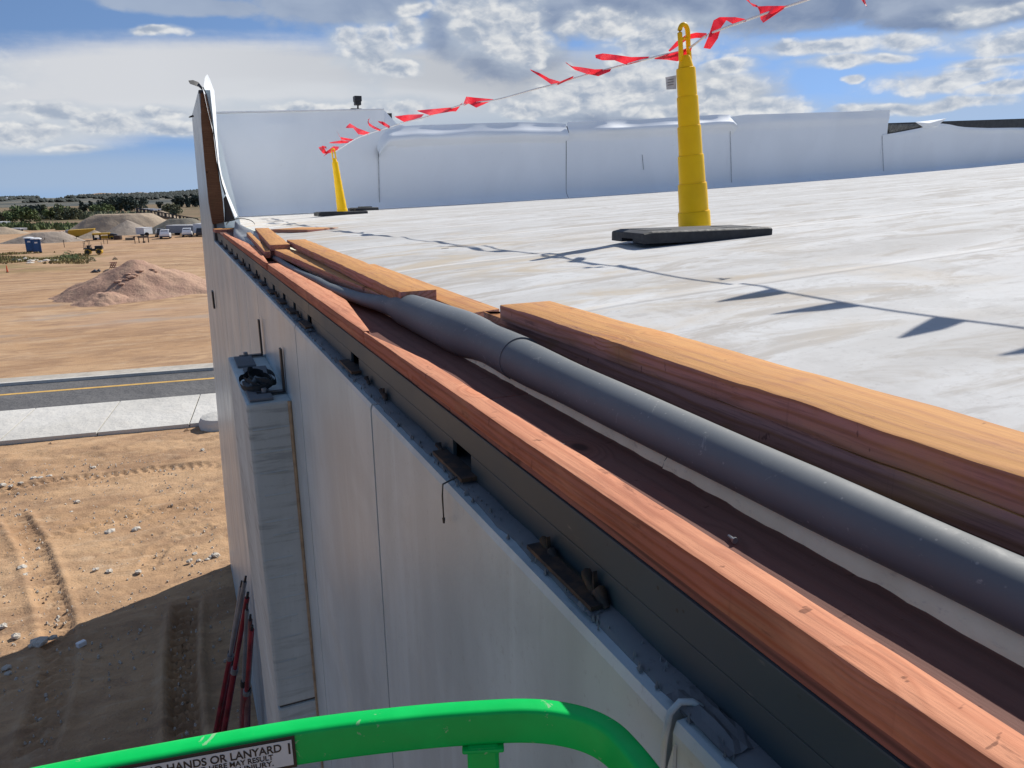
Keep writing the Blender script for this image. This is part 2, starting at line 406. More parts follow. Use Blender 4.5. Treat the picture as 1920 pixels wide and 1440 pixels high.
def mat_wood(name, side, top, grain, weather=0.35):
    """sawn lumber: object X runs along the board, Z is up. The wide face has dried paler than the dyed edges."""
    m, t, b = new_mat(name); v = t.obj(); r = t.rnd()
    off = t.vec(r*37.0, r*11.0, r*5.0)
    n = t.n('ShaderNodeVectorMath'); n.operation = 'ADD'; t.nt.links.new(v, n.inputs[0]); t.nt.links.new(off, n.inputs[1]); v2 = n.outputs[0]
    x, y, z = t.sep(v2)
    geo = t.n('ShaderNodeTexCoord').outputs['Normal']
    up = t.sep(geo)[2].ss(0.6, 0.85)
    wob = t.noise(t.scale(v2, (0.7, 6, 6)), 1.0, 3, 0.5)
    kvn = t.n('ShaderNodeTexVoronoi'); t.nt.links.new(t.scale(v2, (5.5, 9.0, 9.0)), kvn.inputs['Vector']); kvn.inputs['Scale'].default_value = 1.0
    kn = S(t.nt, kvn.outputs['Distance']); pick = t.sep(kvn.outputs['Color'])[0].ss(0.66, 0.68)
    knot = (1.0-kn.ss(0.05, 0.48))*pick
    core = (1.0-kn.ss(0.07, 0.15))*pick
    rc = (y*0.55+z)*170.0 + wob*12.0 + knot*9.0
    ring = (rc*2.2).m('SINE')*0.5+0.5
    fibre = t.noise(t.scale(v2, (6, 170, 170)), 1.0, 5, 0.7)
    blot = t.noise(t.scale(v2, (2.2, 9, 9)), 1.0, 6, 0.62, 0.8)
    pat = t.noise(t.scale(v2, (3.2, 5, 5)), 1.0, 4, 0.6, 1.2)
    c = t.mix(up, side, top)
    c = t.mix(pat.ss(0.52, 0.66)*(1.0-up)*0.55, c, tuple(q*k for q, k in zip(top, (0.62, 0.66, 0.62))))
    c = t.mix(pat.ss(0.50, 0.68)*up*0.55, c, (top[0]*0.92, top[1]*0.80, top[2]*0.80))
    c = t.mix(ring.m('POWER', 3.0)*(0.72-up*0.42), c, grain)
    c = t.mix(knot.m('POWER', 1.5)*0.55*up, c, tuple(q*k for q, k in zip(top, (0.95, 0.70, 0.55))))
    c = t.mix(fibre.ss(0.46, 0.66)*(0.6-up*0.28), c, tuple(q*0.5 for q in side))
    c = t.mix(blot.ss(0.50, 0.70)*weather, c, tuple(min(1, q*1.28) for q in top))
    c = t.mix(blot.lin(0.32, 0.44, 1.0, 0.0)*0.5, c, tuple(q*0.62 for q in side))
    c = t.mix(core*0.8, c, tuple(q*0.40 for q in grain))
    # saw and strap marks across the edges, dents and dirt
    saw = t.noise(t.scale(v2, (26, 0.6, 0.6)), 1.0, 4, 0.75)
    c = t.mix(saw.ss(0.60, 0.70)*(0.30-up*0.20), c, tuple(q*0.45 for q in side))
    st = t.noise(t.scale(v2, (9, 34, 34)), 1.0, 5, 0.72)
    c = t.mix(st.ss(0.60, 0.70)*0.55, c, tuple(q*0.34 for q in side))
    nk = t.noise(t.scale(v2, (55, 22, 22)), 1.0, 3, 0.6); c = t.mix(nk.ss(0.68, 0.72)*0.6, c, tuple(q*0.2 for q in side))
    t.put(c, b.inputs['Base Color']); b.inputs['Roughness'].default_value = 0.8; b.inputs['Specular IOR Level'].default_value = 0.2
    t.put(t.bump(fibre*0.8+ring*0.25+st*0.5+t.noise(t.scale(v2, (30, 60, 60)), 1, 4)*0.5, 0.45, 0.003), b.inputs['Normal'])
    return m
LUMBER = mat_wood('dyed_lumber', (0.50, 0.235, 0.195), (0.57, 0.29, 0.105), (0.34, 0.13, 0.06))
NAILER = mat_wood('red_dyed_lumber', (0.42, 0.15, 0.10), (0.65, 0.29, 0.165), (0.33, 0.09, 0.04))
PLY = mat_wood('dark_stained_plywood', (0.33, 0.13, 0.10), (0.18, 0.092, 0.074), (0.07, 0.034, 0.027), 0.3)
BOARD_END = mat_wood('brown_weathered_lumber', (0.17, 0.085, 0.045), (0.24, 0.13, 0.07), (0.09, 0.045, 0.025), 0.2)

def mat_membrane(name='white_roof_membrane', dirty=1.0):
    m, t, b = new_mat(name); v = t.pos()
    a = t.noise(t.scale(v, (0.35, 1.6, 1.0)), 1.0, 6, 0.6, 0.4)
    s = t.noise(t.scale(v, (1.6, 4.0, 3.0)), 1.0, 7, 0.68, 0.9)
    f = t.noise(v, 22, 5, 0.7); g = t.noise(t.scale(v, (1.2, 2.2, 1)), 1.0, 5, 0.6, 1.0)
    w = (0.61, 0.61, 0.60)
    x, y, z = t.sep(v)
    c = t.mix(a.ss(0.42, 0.66)*0.6*dirty, w, (0.46, 0.445, 0.42))
    c = t.mix(s.ss(0.48, 0.62)*0.8*dirty, c, (0.43, 0.40, 0.36))
    sm = t.noise(t.scale(v, (2.2, 6.0, 1.0)), 1.0, 7, 0.7, 1.5)
    c = t.mix(sm.ss(0.54, 0.66)*0.55*dirty, c, (0.40, 0.38, 0.36))
    x, y, z = t.sep(v)
    tan = g.ss(0.46, 0.66)*(1.0-x.ss(1.3, 3.2))*y.ss(0.9, 2.0)
    c = t.mix(tan*0.7*dirty, c, (0.50, 0.41, 0.29))
    sm2 = t.noise(v, 3.0, 8, 0.72, 1.0); c = t.mix(sm2.ss(0.50, 0.62)*0.35*dirty, c, (0.44, 0.43, 0.41))
    gr = t.noise(v, 38, 4, 0.75); c = t.mix(gr.ss(0.56, 0.70)*0.45*dirty, c, (0.40, 0.39, 0.38))
    if dirty:
        fr = ((y+1.25)/1.6).m('FRACT')
        c = t.mix((fr.ss(0.0, 0.008)*(1.0-fr.ss(0.014, 0.024)))*0.6, c, (0.38, 0.37, 0.36))
        c = t.mix((fr.ss(0.02, 0.03)*(1.0-fr.ss(0.08, 0.12)))*y.ss(1.5, 7.0).m('MULTIPLY', 0.55).m('ADD', 0.32), c, (0.70, 0.70, 0.69))
        f2 = ((y*1.13+0.37)/0.83).m('FRACT')
        c = t.mix((1.0-f2.ss(0.25, 0.9))*y.ss(3.5, 7.0)*0.35, c, (0.50, 0.49, 0.475))
    sp = t.voro(v, 9.0)
    c = t.mix((1.0-sp.ss(0.02, 0.05))*0.5*dirty, c, (0.25, 0.2, 0.17))
    c = t.mix(f.ss(0.55, 0.75)*0.4*dirty, c, (0.43, 0.41, 0.39))
    t.put(c, b.inputs['Base Color']); t.put(a.lin(0.3, 0.7, 0.75, 0.9), b.inputs['Roughness'])
    b.inputs['Specular IOR Level'].default_value = 0.06
    t.put(t.bump(s*0.5+f*0.25, 0.15, 0.01), b.inputs['Normal'])
    return m
ROOF = mat_membrane()
def mat_flash():
    m, t, b = new_mat('white_wall_membrane'); v = t.pos()
    a = t.noise(t.scale(v, (0.7, 1.0, 0.35)), 1.0, 5, 0.55, 0.5); f = t.noise(v, 7, 4, 0.6)
    c = t.mix(a.ss(0.4, 0.65), (0.85, 0.88, 0.90), (0.89, 0.92, 0.94))
    c = t.mix(f.ss(0.62, 0.8)*0.25, c, (0.6, 0.6, 0.6))
    t.put(c, b.inputs['Base Color']); b.inputs['Roughness'].default_value = 0.5; b.inputs['Specular IOR Level'].default_value = 0.3
    t.put(t.bump(a, 0.12, 0.06), b.inputs['Normal']); return m
FLASH = mat_flash()
BLACKSHEET = plain('black_sheet', (0.035, 0.034, 0.033), 0.55, var=0.3)
GREYROLL = plain('grey_membrane', (0.26, 0.27, 0.28), 0.48, var=0.10, nscale=3.0, bump=0.06)
def mat_roll():
    m, t, b = new_mat('grey_roll'); v = t.pos()
    a = t.noise(t.scale(v, (3, 1.2, 3)), 1.0, 5, 0.6); sc = t.noise(t.scale(v, (22, 30, 40)), 1.0, 6, 0.7, 1.2)
    dt = t.voro(v, 55.0)
    c = t.mix(a.ss(0.35, 0.65), (0.115, 0.128, 0.138), (0.155, 0.168, 0.178))
    c = t.mix(sc.ss(0.61, 0.70)*0.45, c, (0.42, 0.42, 0.40))
    c = t.mix((1.0-dt.ss(0.05, 0.12))*0.35, c, (0.45, 0.44, 0.42))
    t.put(c, b.inputs['Base Color']); t.put(sc.lin(0.3, 0.7, 0.55, 0.70), b.inputs['Roughness']); b.inputs['Specular IOR Level'].default_value = 0.5
    t.put(t.bump(a+sc*0.2, 0.08, 0.004), b.inputs['Normal']); return m
ROLL = mat_roll()
def mat_steel():
    m, t, b = new_mat('primed_steel'); v = t.pos()
    a = t.noise(t.scale(v, (3, 2.2, 3)), 1.0, 5, 0.6, 0.4); sp = t.voro(v, 34.0); s = t.noise(t.scale(v, (30, 8, 30)), 1.0, 5, 0.7)
    c = t.mix(a.ss(0.35, 0.7), (0.029, 0.047, 0.058), (0.046, 0.068, 0.081))
    c = t.mix((1.0-sp.ss(0.06, 0.11))*a.ss(0.45, 0.6)*0.7, c, (0.015, 0.014, 0.013))
    c = t.mix(s.ss(0.66, 0.76)*0.5, c, (0.2, 0.19, 0.18))
    t.put(c, b.inputs['Base Color']); t.put(a.lin(0.3, 0.7, 0.42, 0.6), b.inputs['Roughness']); b.inputs['Specular IOR Level'].default_value = 0.45
    t.put(t.bump(s*0.3+a*0.3, 0.10, 0.003), b.inputs['Normal']); return m
STEEL = mat_steel()
def mat_rust():
    m, t, b = new_mat('rusty_steel'); v = t.pos(); a = t.noise(v, 30, 6, 0.65)
    t.put(t.mix(a.ss(0.4, 0.65), (0.025, 0.022, 0.022), (0.095, 0.055, 0.032)), b.inputs['Base Color']); b.inputs['Roughness'].default_value = 0.7
    b.inputs['Metallic'].default_value = 0.2; return m
RUST = mat_rust()
def mat_foam():
    m, t, b = new_mat('pale_insulation'); v = t.pos(); a = t.noise(v, 9, 6, 0.65, 0.6); f = t.noise(t.scale(v, (40, 25, 60)), 1, 5, 0.7)
    c = t.mix(a.ss(0.4, 0.65), (0.86, 0.88, 0.64), (0.94, 0.96, 0.72)); c = t.mix(f.ss(0.55, 0.72)*0.5, c, (0.42, 0.43, 0.34))
    t.put(c, b.inputs['Base Color']); b.inputs['Roughness'].default_value = 0.9; t.put(t.bump(f+a, 0.4, 0.004), b.inputs['Normal']); return m
FOAM = mat_foam()
YELLOW = plain('yellow_plastic', (1.0, 0.58, 0.002), 0.42, var=0.05, nscale=5)
[n for n in YELLOW.node_tree.nodes if n.type == 'BSDF_PRINCIPLED'][0].inputs['Specular IOR Level'].default_value = 0.25
RUBBER = plain('black_rubber', (0.022, 0.024, 0.028), 0.65, var=0.25, nscale=14, bump=0.15)
def mat_green():
    m, t, b = new_mat('green_paint'); v = t.pos(); a = t.noise(v, 14, 5, 0.6); ch = t.noise(v, 42, 5, 0.7, 0.8)
    c = t.mix(a.ss(0.4, 0.65), (0.001, 0.50, 0.09), (0.002, 0.56, 0.105)); c = t.mix(ch.ss(0.63, 0.66)*0.6, c, (0.38, 0.50, 0.33)); dt = t.noise(v, 6, 6, 0.7); c = t.mix(dt.ss(0.52, 0.72)*0.35, c, (0.03, 0.40, 0.10)); sc2 = t.noise(t.scale(v, (60, 160, 160)), 1.0, 4, 0.7); c = t.mix(sc2.ss(0.70, 0.74)*0.5, c, (0.10, 0.30, 0.12))
    t.put(c, b.inputs['Base Color']); t.put(a.lin(0.3, 0.7, 0.28, 0.42), b.inputs['Roughness']); b.inputs['Specular IOR Level'].default_value = 0.25
    t.put(t.bump(t.noise(v, 120, 2), 0.05, 0.002), b.inputs['Normal']); return m
GREEN = mat_green()
WHITEPAINT = plain('white_paint', (0.78, 0.78, 0.78), 0.35, var=0.03)
DECAL_WHITE = plain('decal_white', (0.62, 0.66, 0.65), 0.4, var=0.05, nscale=30)
INK = plain('black_ink', (0.012, 0.012, 0.014), 0.45, var=0.1)
BLACKMETAL = plain('black_metal', (0.02, 0.02, 0.022), 0.45, var=0.2)
GREYMETAL = plain('galvanised_metal', (0.30, 0.31, 0.32), 0.4, 0.5, var=0.15)
ROPE = plain('white_cord', (0.9, 0.9, 0.88), 0.7, var=0.05)
def mat_flag():
    m, t, b = new_mat('red_vinyl'); v = t.pos(); a = t.noise(v, 25, 3)
    t.put(t.mix(a.lin(0.3, 0.7), (0.62, 0.010, 0.022), (0.78, 0.025, 0.045)), b.inputs['Base Color']); b.inputs['Roughness'].default_value = 0.35
    tr = t.n('ShaderNodeBsdfTranslucent'); tr.inputs[0].default_value = (0.85, 0.03, 0.05, 1)
    mx = t.n('ShaderNodeMixShader'); mx.inputs[0].default_value = 0.45
    o = [n for n in t.nt.nodes if n.type == 'OUTPUT_MATERIAL'][0]
    t.nt.links.new(b.outputs[0], mx.inputs[1]); t.nt.links.new(tr.outputs[0], mx.inputs[2]); t.nt.links.new(mx.outputs[0], o.inputs[0]); return m
FLAG = mat_flag()
REDPIPE = plain('red_painted_pipe', (0.26, 0.016, 0.03), 0.45, var=0.35, nscale=4)
REDDUSTY = plain('dusty_red_pipe', (0.25, 0.11, 0.10), 0.6, var=0.3, nscale=3)
ASPHALT = mat_heap('asphalt', (0.12, 0.118, 0.12), (0.15, 0.147, 0.147), (0.18, 0.172, 0.165), 0.5)
LINE = plain('yellow_road_paint', (0.62, 0.37, 0.09), 0.7, var=0.12, nscale=2)
SEALANT = plain('joint_sealant', (0.06, 0.058, 0.055), 0.7, var=0.3)
TANROD = plain('tan_backer_rod', (0.34, 0.27, 0.18), 0.8, var=0.2, nscale=20)
STONE = mat_heap('pale_stone', (0.58, 0.52, 0.44), (0.70, 0.65, 0.58), (0.76, 0.72, 0.65), 6.0)
def leaf_mat(name, c, v=0.5):
    m, t, b = new_mat(name); p = t.pos(); a = t.noise(p, 0.5, 5, 0.7); r = t.rnd()
    d = tuple(q*(1-v) for q in c); l = tuple(min(1, q*(1+v)) for q in c)
    cc = t.mix(a.ss(0.35, 0.65), d, l); cc = t.mix(r*0.4, cc, (c[0]*1.3, c[1]*1.05, c[2]*0.9))
    t.put(cc, b.inputs['Base Color']); b.inputs['Roughness'].default_value = 0.7; b.inputs['Specular IOR Level'].default_value = 0.2; return m
LEAF_DARK = leaf_mat('dark_foliage', (0.055, 0.078, 0.066)); LEAF_MID = leaf_mat('green_foliage', (0.125, 0.165, 0.070))
LEAF_PALE = leaf_mat('grey_green_foliage', (0.18, 0.195, 0.12)); BARK = plain('bark', (0.09, 0.07, 0.055), 0.9)

# ================================================================== GROUND
YF = 17.0                    # inner face of the far parapet; the building ends 0.4 m behind it
def track_pts(px): return [gz(*p).xy for p in px]
TRACKS = [  # centre line in photo pixels, half width m, depth m
    ([(350, 1420), (346, 1330), (342, 1250), (345, 1190), (352, 1120)], 0.26, 0.12),
    ([(60, 1440), (92, 1330), (112, 1240), (108, 1170), (85, 1090), (60, 1020), (20, 960)], 0.30, 0.05),
    ([(-60, 1330), (40, 1270), (110, 1200)], 0.24, 0.03),
    ([(-40, 1060), (120, 1000), (260, 965), (420, 930)], 0.20, 0.03),
    ([(200, 1040), (300, 1000), (425, 960)], 0.18, 0.025),
    ([(270, 1075), (300, 1030), (330, 1010), (440, 975)], 0.22, 0.03),
    ([(-80, 935), (120, 900), (300, 880), (430, 872)], 0.3, 0.04),
]
kerb_a, kerb_b = gz(0, 720), gz(403, 687)
def road_v(x, y):           # distance across the road direction, from the near edge of the pavement
    return None
def ground():
    def axis(lo, d0, d1, step, hi, g):
        a = list(np.arange(d0, d1, step)); s = step; v = d1
        while v < hi: a.append(v); s *= g; v += s
        a.append(hi); s = step; v = d0-step; b = []
        while v > lo: b.append(v); s *= g; v -= s
        b.append(lo); return np.array(sorted(b)+a)
    xs = axis(-2300, -9.0, 0.9, 0.055, 2300, 1.13); ys = axis(-2000, 10.2, 30.5, 0.065, 2150, 1.055)
    X, Y = np.meshgrid(xs, ys)
    far = np.clip((Y-31)/12, 0, 1)*np.clip((260-Y)/40, 0, 1)
    near = np.clip((30.0-(Y+0.11*X))/2.0, 0, 1)
    Z = near*(0.14*vfbm(X*0.55, Y*0.55, 4, 3)+0.085*vfbm(X*2.3, Y*2.9, 4, 11)+0.035*vfbm(X*8, Y*8, 3, 21))
    off = Y+0.11*X
    Z += np.clip((off-45)/8, 0, 1)*(0.5*vfbm(X*0.05, Y*0.10, 4, 31)+0.15*vfbm(X*0.25, Y*0.5, 4, 41))*np.clip((400-Y)/100, 0, 1)
    Z += near*np.exp(-((off-27.9)/1.0)**2)*(0.10+0.25*vfbm(X*0.8, Y*1.2, 3, 51))   # spoil bank along the pavement
    sub = (X > -11) & (X < 1.0) & (Y > 9) & (Y < 31)
    for px, hw, dp in TRACKS:
        P = np.array([tuple(q) for q in track_pts(px)]); x, y = X[sub], Y[sub]
        best = np.full(x.shape, 9.0); al = np.zeros(x.shape); acc = 0; sg = np.zeros(x.shape)
        for a, b in zip(P[:-1], P[1:]):
            d = b-a; L = np.hypot(*d); t = np.clip(((x-a[0])*d[0]+(y-a[1])*d[1])/L**2, 0, 1)
            cx, cy = x-a[0]-t*d[0], y-a[1]-t*d[1]; dist = np.hypot(cx, cy); k = dist < best
            best[k] = dist[k]; al[k] = acc+t[k]*L; sg[k] = np.sign(cx[k]*d[1]-cy[k]*d[0]); acc += L
        inside = np.clip((hw-best)/0.07, 0, 1); rim = np.exp(-((best-hw-0.06)/0.08)**2)
        lug = np.abs(((al+sg*0.12+best*0.55)/0.27) % 1-0.5)*2
        fade = np.clip(al/0.5, 0, 1)*np.clip((acc-al)/0.8, 0, 1)*(0.5+0.9*np.clip(vfbm(x*0.7, y*0.7, 3, 61)+0.45, 0, 1))
        Z[sub] += 1.7*fade*(-dp*inside+inside*dp*0.85*np.clip(lug*3-1.3, 0, 1)+rim*dp*0.5)
    inside_b = (X > 0.46) & (Y < 17.3); Z[inside_b] = -0.05
    verts = np.stack([X, Y, Z], -1).reshape(-1, 3); ny, nx = X.shape
    idx = np.arange(ny*nx).reshape(ny, nx)
    q = np.stack([idx[:-1, :-1], idx[:-1, 1:], idx[1:, 1:], idx[1:, :-1]], -1).reshape(-1, 4)
    me = bpy.data.meshes.new('ground'); me.vertices.add(len(verts)); me.vertices.foreach_set('co', verts.ravel())
    me.loops.add(q.size); me.loops.foreach_set('vertex_index', q.ravel()); me.polygons.add(len(q))
    me.polygons.foreach_set('loop_start', np.arange(0, q.size, 4)); me.polygons.foreach_set('use_smooth', np.ones(len(q), bool))
    me.update(); me.validate(); me.materials.append(DIRT)
    o = bpy.data.objects.new('ground', me); COL.objects.link(o); struct(o)
ground()

# road, pavement slabs and kerb, running along the line of the far kerb
rd = (gz(405, 710)-gz(0, 742)).normalized(); rn = Vector((-rd.y, rd.x, 0))
O = gz(0, 835); 
def rp(s, t, z=0.0): p = O+rd*s+rn*t; return Vector((p.x, p.y, z))
t_walk = (gz(0, 777)-O).dot(rn); t_kerb = (gz(0, 726)-O).dot(rn); t_line = (gz(0, 742)-O).dot(rn); t_kout = (gz(0, 712)-O).dot(rn)
def strip(name, t0, t1, z, m, s0=-160, s1=160, n=1, h=0.3):
    mb = MB()
    for i in range(n):
        a, b = s0+(s1-s0)*i/n, s0+(s1-s0)*(i+1)/n
        mb.hexa([rp(a, t0, z-h), rp(b, t0, z-h), rp(b, t1, z-h), rp(a, t1, z-h), rp(a, t0, z), rp(b, t0, z), rp(b, t1, z), rp(a, t1, z)])
    return mb.build(name, m)
struct(strip('road', t_walk, t_kerb, 0.03, ASPHALT))
struct(strip('road_marking', t_line-0.13, t_line+0.13, 0.036, LINE, h=0.004))
pave = struct(strip('pavement', -0.02, t_walk-0.01, 0.0, KERB, h=0.3))
for i in range(-9, 8):     # cast slabs with open joints
    s0, s1 = i*3.05, (i+1)*3.05-0.045
    MB().hexa([rp(s0, 0, 0.002), rp(s1, 0, 0.002), rp(s1, t_walk-0.02, 0.002), rp(s0, t_walk-0.02, 0.002)] +
              [rp(s0, 0, 0.15+0.01*math.sin(i*5)), rp(s1, 0, 0.15+0.01*math.sin(i*5)), rp(s1, t_walk-0.02, 0.14), rp(s0, t_walk-0.02, 0.14)]).build('slab', SLAB, pave, bevel=0.01)
kb = struct(strip('kerb', t_kerb+0.005, t_kerb+0.16, 0.17, SLAB)); 
struct(strip('gutter_strip', t_kerb+0.165, t_kout, 0.06, KERB))
# round concrete collar standing at the edge of the pavement
c = gz(415, 800); mb = MB(); c.z = 0
mb.tube([c+Vector((0, 0, h)) for h in (-0.1, 0.25, 0.42, 0.50)], [0.75, 0.75, 0.66, 0.40], 28)
tag(mb.build('manhole_collar', SLAB, loc=c, smooth=True, autosmooth=40), 'round white concrete manhole collar at the pavement end by the wall', 'manhole')

# loose stones
def stone_mesh(seed, s):
    bm = bmesh.new(); bmesh.ops.create_icosphere(bm, subdivisions=1, radius=s)
    for v in bm.verts:
        n = mnoise.noise(v.co*(2.2/s)+Vector((seed*7.1, 0, 0)))
        v.co *= 1+0.45*n; v.co.z *= 0.6
    me = bpy.data.meshes.new('stone'); bm.to_mesh(me); bm.free(); me.materials.append(STONE); return me
protos = [stone_mesh(i, 0.06) for i in range(5)]
def stone(px, py, s, label):
    p = gz(px, py); o = bpy.data.objects.new('stone', protos[random.randrange(5)]); COL.objects.link(o)
    o.location = p+Vector((0, 0, 0.02*s)); o.scale = (s, s*random.uniform(0.6, 1), s*random.uniform(0.7, 1)); o.rotation_euler = (0, 0, random.uniform(0, 6))
    tag(o, label, 'stone', 'loose stones on the dirt below the wall')
for px, py, s in [(75, 1207, 2.8), (30, 1196, 2.0), (98, 1199, 1.8), (62, 1212, 1.6), (12, 1255, 1.6), (16, 1265, 1.3)]:
    stone(px, py, s, 'grey stone in a cluster on the shaded dirt by the shadow edge')
for px, py, s in [(255, 995, 2.3), (207, 1000, 2.4), (145, 942, 1.5), (175, 878, 1.5), (5, 912, 2.2), (20, 913, 1.6), (40, 907, 1.6), (64, 898, 1.8), (76, 898, 1.9), (92, 895, 1.7), (380, 845, 1.5), (20, 856, 1.6),
                  (42, 1067, 2.0), (46, 1080, 1.3), (180, 1070, 1.6), (205, 1073, 1.5), (355, 1054, 1.6), (405, 1043, 2.0), (395, 1045, 1.2), (260, 1074, 1.5), (6, 1176, 1.6), (72, 1030, 1.3), (365, 1040, 1.2)]:
    stone(px, py, s, 'small pale stone lying on the sunlit tan dirt')
for px, py in [(372, 1051), (388, 1049), (133, 960)]:
    o = bpy.data.objects.new('clod', protos[1]); COL.objects.link(o); o.location = gz(px, py); o.scale = (1.2, 1.0, 1.1)
    tag(o, 'dark clod of earth on the tan dirt', 'clod', 'dark clods on the dirt')
def gravel():
    mb = MB(); 
    for i in range(2300):
        y = random.uniform(10.5, 29); x = random.uniform(-9.5, 0.25)*min(1, 0.45+y/40)
        if x > 0.3: continue
        s = random.uniform(0.008, 0.022)*(1.0+0.6*random.random()**6)*(1+y/40)
        a = random.uniform(0, 6)
        q = [(x+math.cos(a+k*1.57)*s*random.uniform(0.6, 1.2), y+math.sin(a+k*1.57)*s*random.uniform(0.6, 1.2), -0.02) for k in range(4)]
        h = s*random.uniform(0.25, 0.6)+0.012; k = random.uniform(0.35, 0.7)
        top = [((p[0]-x)*k+x+s*random.uniform(-0.2, 0.2), (p[1]-y)*k+y+s*random.uniform(-0.2, 0.2), h*random.uniform(0.75, 1.1)) for p in q]
        mb.add(q+top, [(0, 1, 5, 4), (1, 2, 6, 5), (2, 3, 7, 6), (3, 0, 4, 7), (4, 5, 6, 7)])
    stuff(mb.build('gravel', STONE))
gravel()
o = MB().obox(tuple(gz(153, 1211)), 0.16, 0.10, 0.09, 0.6).build('block', WHITEPAINT, loc=gz(153, 1211), bevel=0.01)
tag(o, 'small pale rectangular block alone on the shaded dirt', 'block')

# ================================================================== BUILDING
ZT = EYE-0.515               # top of the concrete panels
def dx(Y): return 0.0063*Y if Y < 10 else 0.063+0.157*(Y-10)/7.4
def wx(Y, z): return 0.40+dx(Y)*min(1.2, max(0, z/ZT))       # outer face of the wall
bld = thing('warehouse', 'long grey precast concrete building with white roof and cut back roof edge', 'building', (0.4, 8, 0))

joints = [-2.15, -0.78, 0.55, 1.845, 3.18, 4.75, 5.65, 6.65, 7.75, 8.85, 9.75, 11.0, 12.3, 13.6, 14.9, 16.2, YF+0.4]
def stub_top(Y): return EYE+1.16+(1.56-1.16)*(Y-10)/7.4
for a, b in zip(joints[:-1], joints[1:]):
    y0, y1 = a+0.007, b-0.007
    def prof(Y):
        zt = ZT if a < 9.74 else stub_top(Y)
        x0 = wx(Y, 0); x1 = wx(Y, zt); c = 0.004
        return [(x0, Y, -0.4), (x1, Y, zt-0.012), (x1+c, Y, zt), (x1+0.26 if a < 9.74 else x1+0.12, Y, zt), (x1+0.26 if a < 9.74 else x1+0.12, Y, -0.4)]
    mb = MB(); N = 5; rows = [prof(y0+(y1-y0)*k/(N-1)) for k in range(N)]
    n = 5; mb.add([p for r in rows for p in r], [(k*n+i, k*n+(i+1) % n, (k+1)*n+(i+1) % n, (k+1)*n+i) for k in range(N-1) for i in range(n)]+[tuple(range(n)), tuple((N-1)*n+i for i in reversed(range(n)))])
    mb.build('wall_panel', WALL, bld)
for j in joints[1:-1]:       # recessed sealant in every joint
    zt = ZT-0.02 if j < 9.7 else stub_top(j)-0.03
    x0, x1 = wx(j, 0)+0.014, wx(j, zt)+0.014
    MB().hexa([(x0, j-0.0068, -0.3), (x0+0.03, j-0.0068, -0.3), (x0+0.03, j+0.0068, -0.3), (x0, j+0.0068, -0.3),
               (x1, j-0.0068, zt), (x1+0.03, j-0.0068, zt), (x1+0.03, j+0.0068, zt), (x1, j+0.0068, zt)]).build('joint_sealant', TANROD if j < 1 else SEALANT, bld)
# ragged grout along the top ledge
mb = MB(); rows = []
ys = np.arange(-0.7, 9.7, 0.03)
for Y in ys:
    x1 = wx(Y, ZT); e = 0.016+0.007*mnoise.noise(Vector((Y*9, 1, 0)))+0.004*mnoise.noise(Vector((Y*31, 2, 0)))
    h = 0.008+0.006*mnoise.noise(Vector((Y*6, 5, 0)))+0.004*mnoise.noise(Vector((Y*26, 6, 0)))
    rows.append([(x1+e, Y, ZT-0.003), (x1+e+0.004, Y, ZT+h*0.7), (x1+0.045, Y, ZT+h), (x1+0.085, Y, ZT+h*0.8), (x1+0.15, Y, ZT+0.006)])
mb.grid(rows).build('grout_bed', LEDGE, bld, smooth=True)

mb = MB()
for k in range(420):
    Y = random.uniform(-0.6, 4.2)**1.0; x = wx(Y, ZT)+random.choice((random.uniform(0.012, 0.024), random.uniform(0.02, 0.05))); sz = random.uniform(0.0012, 0.004); a = random.uniform(0, 6)
    q = [(x+math.cos(a+j*1.57)*sz*random.uniform(0.5, 1.3), Y+math.sin(a+j*1.57)*sz*random.uniform(0.8, 2.2), ZT+0.002) for j in range(4)]
    mb.add(q+[(x, Y, ZT+0.009+sz*random.uniform(0.4, 1.2))], [(0, 1, 4), (1, 2, 4), (2, 3, 4), (3, 0, 4)])
stuff(mb.build('grout_crumbs', LEDGE, bld))
for k in range(4):          # smeared mortar cakes
    Y = random.uniform(0.0, 3.8); x = wx(Y, ZT)+0.012; l = random.uniform(0.04, 0.12)
    rows = [[(x+0.036*v, Y+l*u, ZT+0.008+0.006*math.sin(math.pi*u)*math.sin(math.pi*v)+0.005*mnoise.noise(Vector((u*5, v*4, k)))) for v in np.linspace(0, 1, 6)] for u in np.linspace(0, 1, 9)]
    MB().grid(rows).build('mortar_cake', LEDGE, bld)

# pilaster with its seams
px0, px1, py0, py1, pzt = 0.224, 0.418, 3.52, 4.68, EYE-0.906
zs = [-0.3, 0.75, 2.05, 3.3, 4.55, 5.72, pzt]
for a, b in zip(zs[:-1], zs[1:]):
    MB().box((px0, py0, a+0.006), (px1+0.012, py1, b-0.006)).build('pilaster_block', PILA, bld, bevel=0.014)
MB().box((px0+0.012, py0+0.012, -0.3), (px1, py1-0.012, pzt-0.02)).build('pilaster_core', SEALANT, bld)
for k in range(58):          # board-form ridges of the near face
    z = 1.0+k*0.108+random.uniform(-0.02, 0.02)
    if z > pzt-0.06 or min(abs(z-q) for q in zs) < 0.05: continue
    l = random.uniform(0.45, 0.85)*(px1-px0); x = px0+0.012+random.uniform(0, (px1-px0)-l-0.02)
    MB().prism([(x, py0+0.001, z), (x, py0-0.003, z+0.006), (x, py0+0.001, z+0.014)], (l, 0, 0)).build('form_ridge', PILA, bld)
mb = MB()
for q in ((0.02, 0.03, 0.13, 0.40), (0.05, 0.45, 0.15, 0.30), (0.03, 0.80, 0.12, 0.28)):
    x0, y0 = px0+q[0], py0+q[1]; mb.box((x0, y0, pzt-0.004), (x0+q[2]*0.8, y0+q[3], pzt+0.008))
mb.build('grout_bed', LEDGE, bld, bevel=0.003)
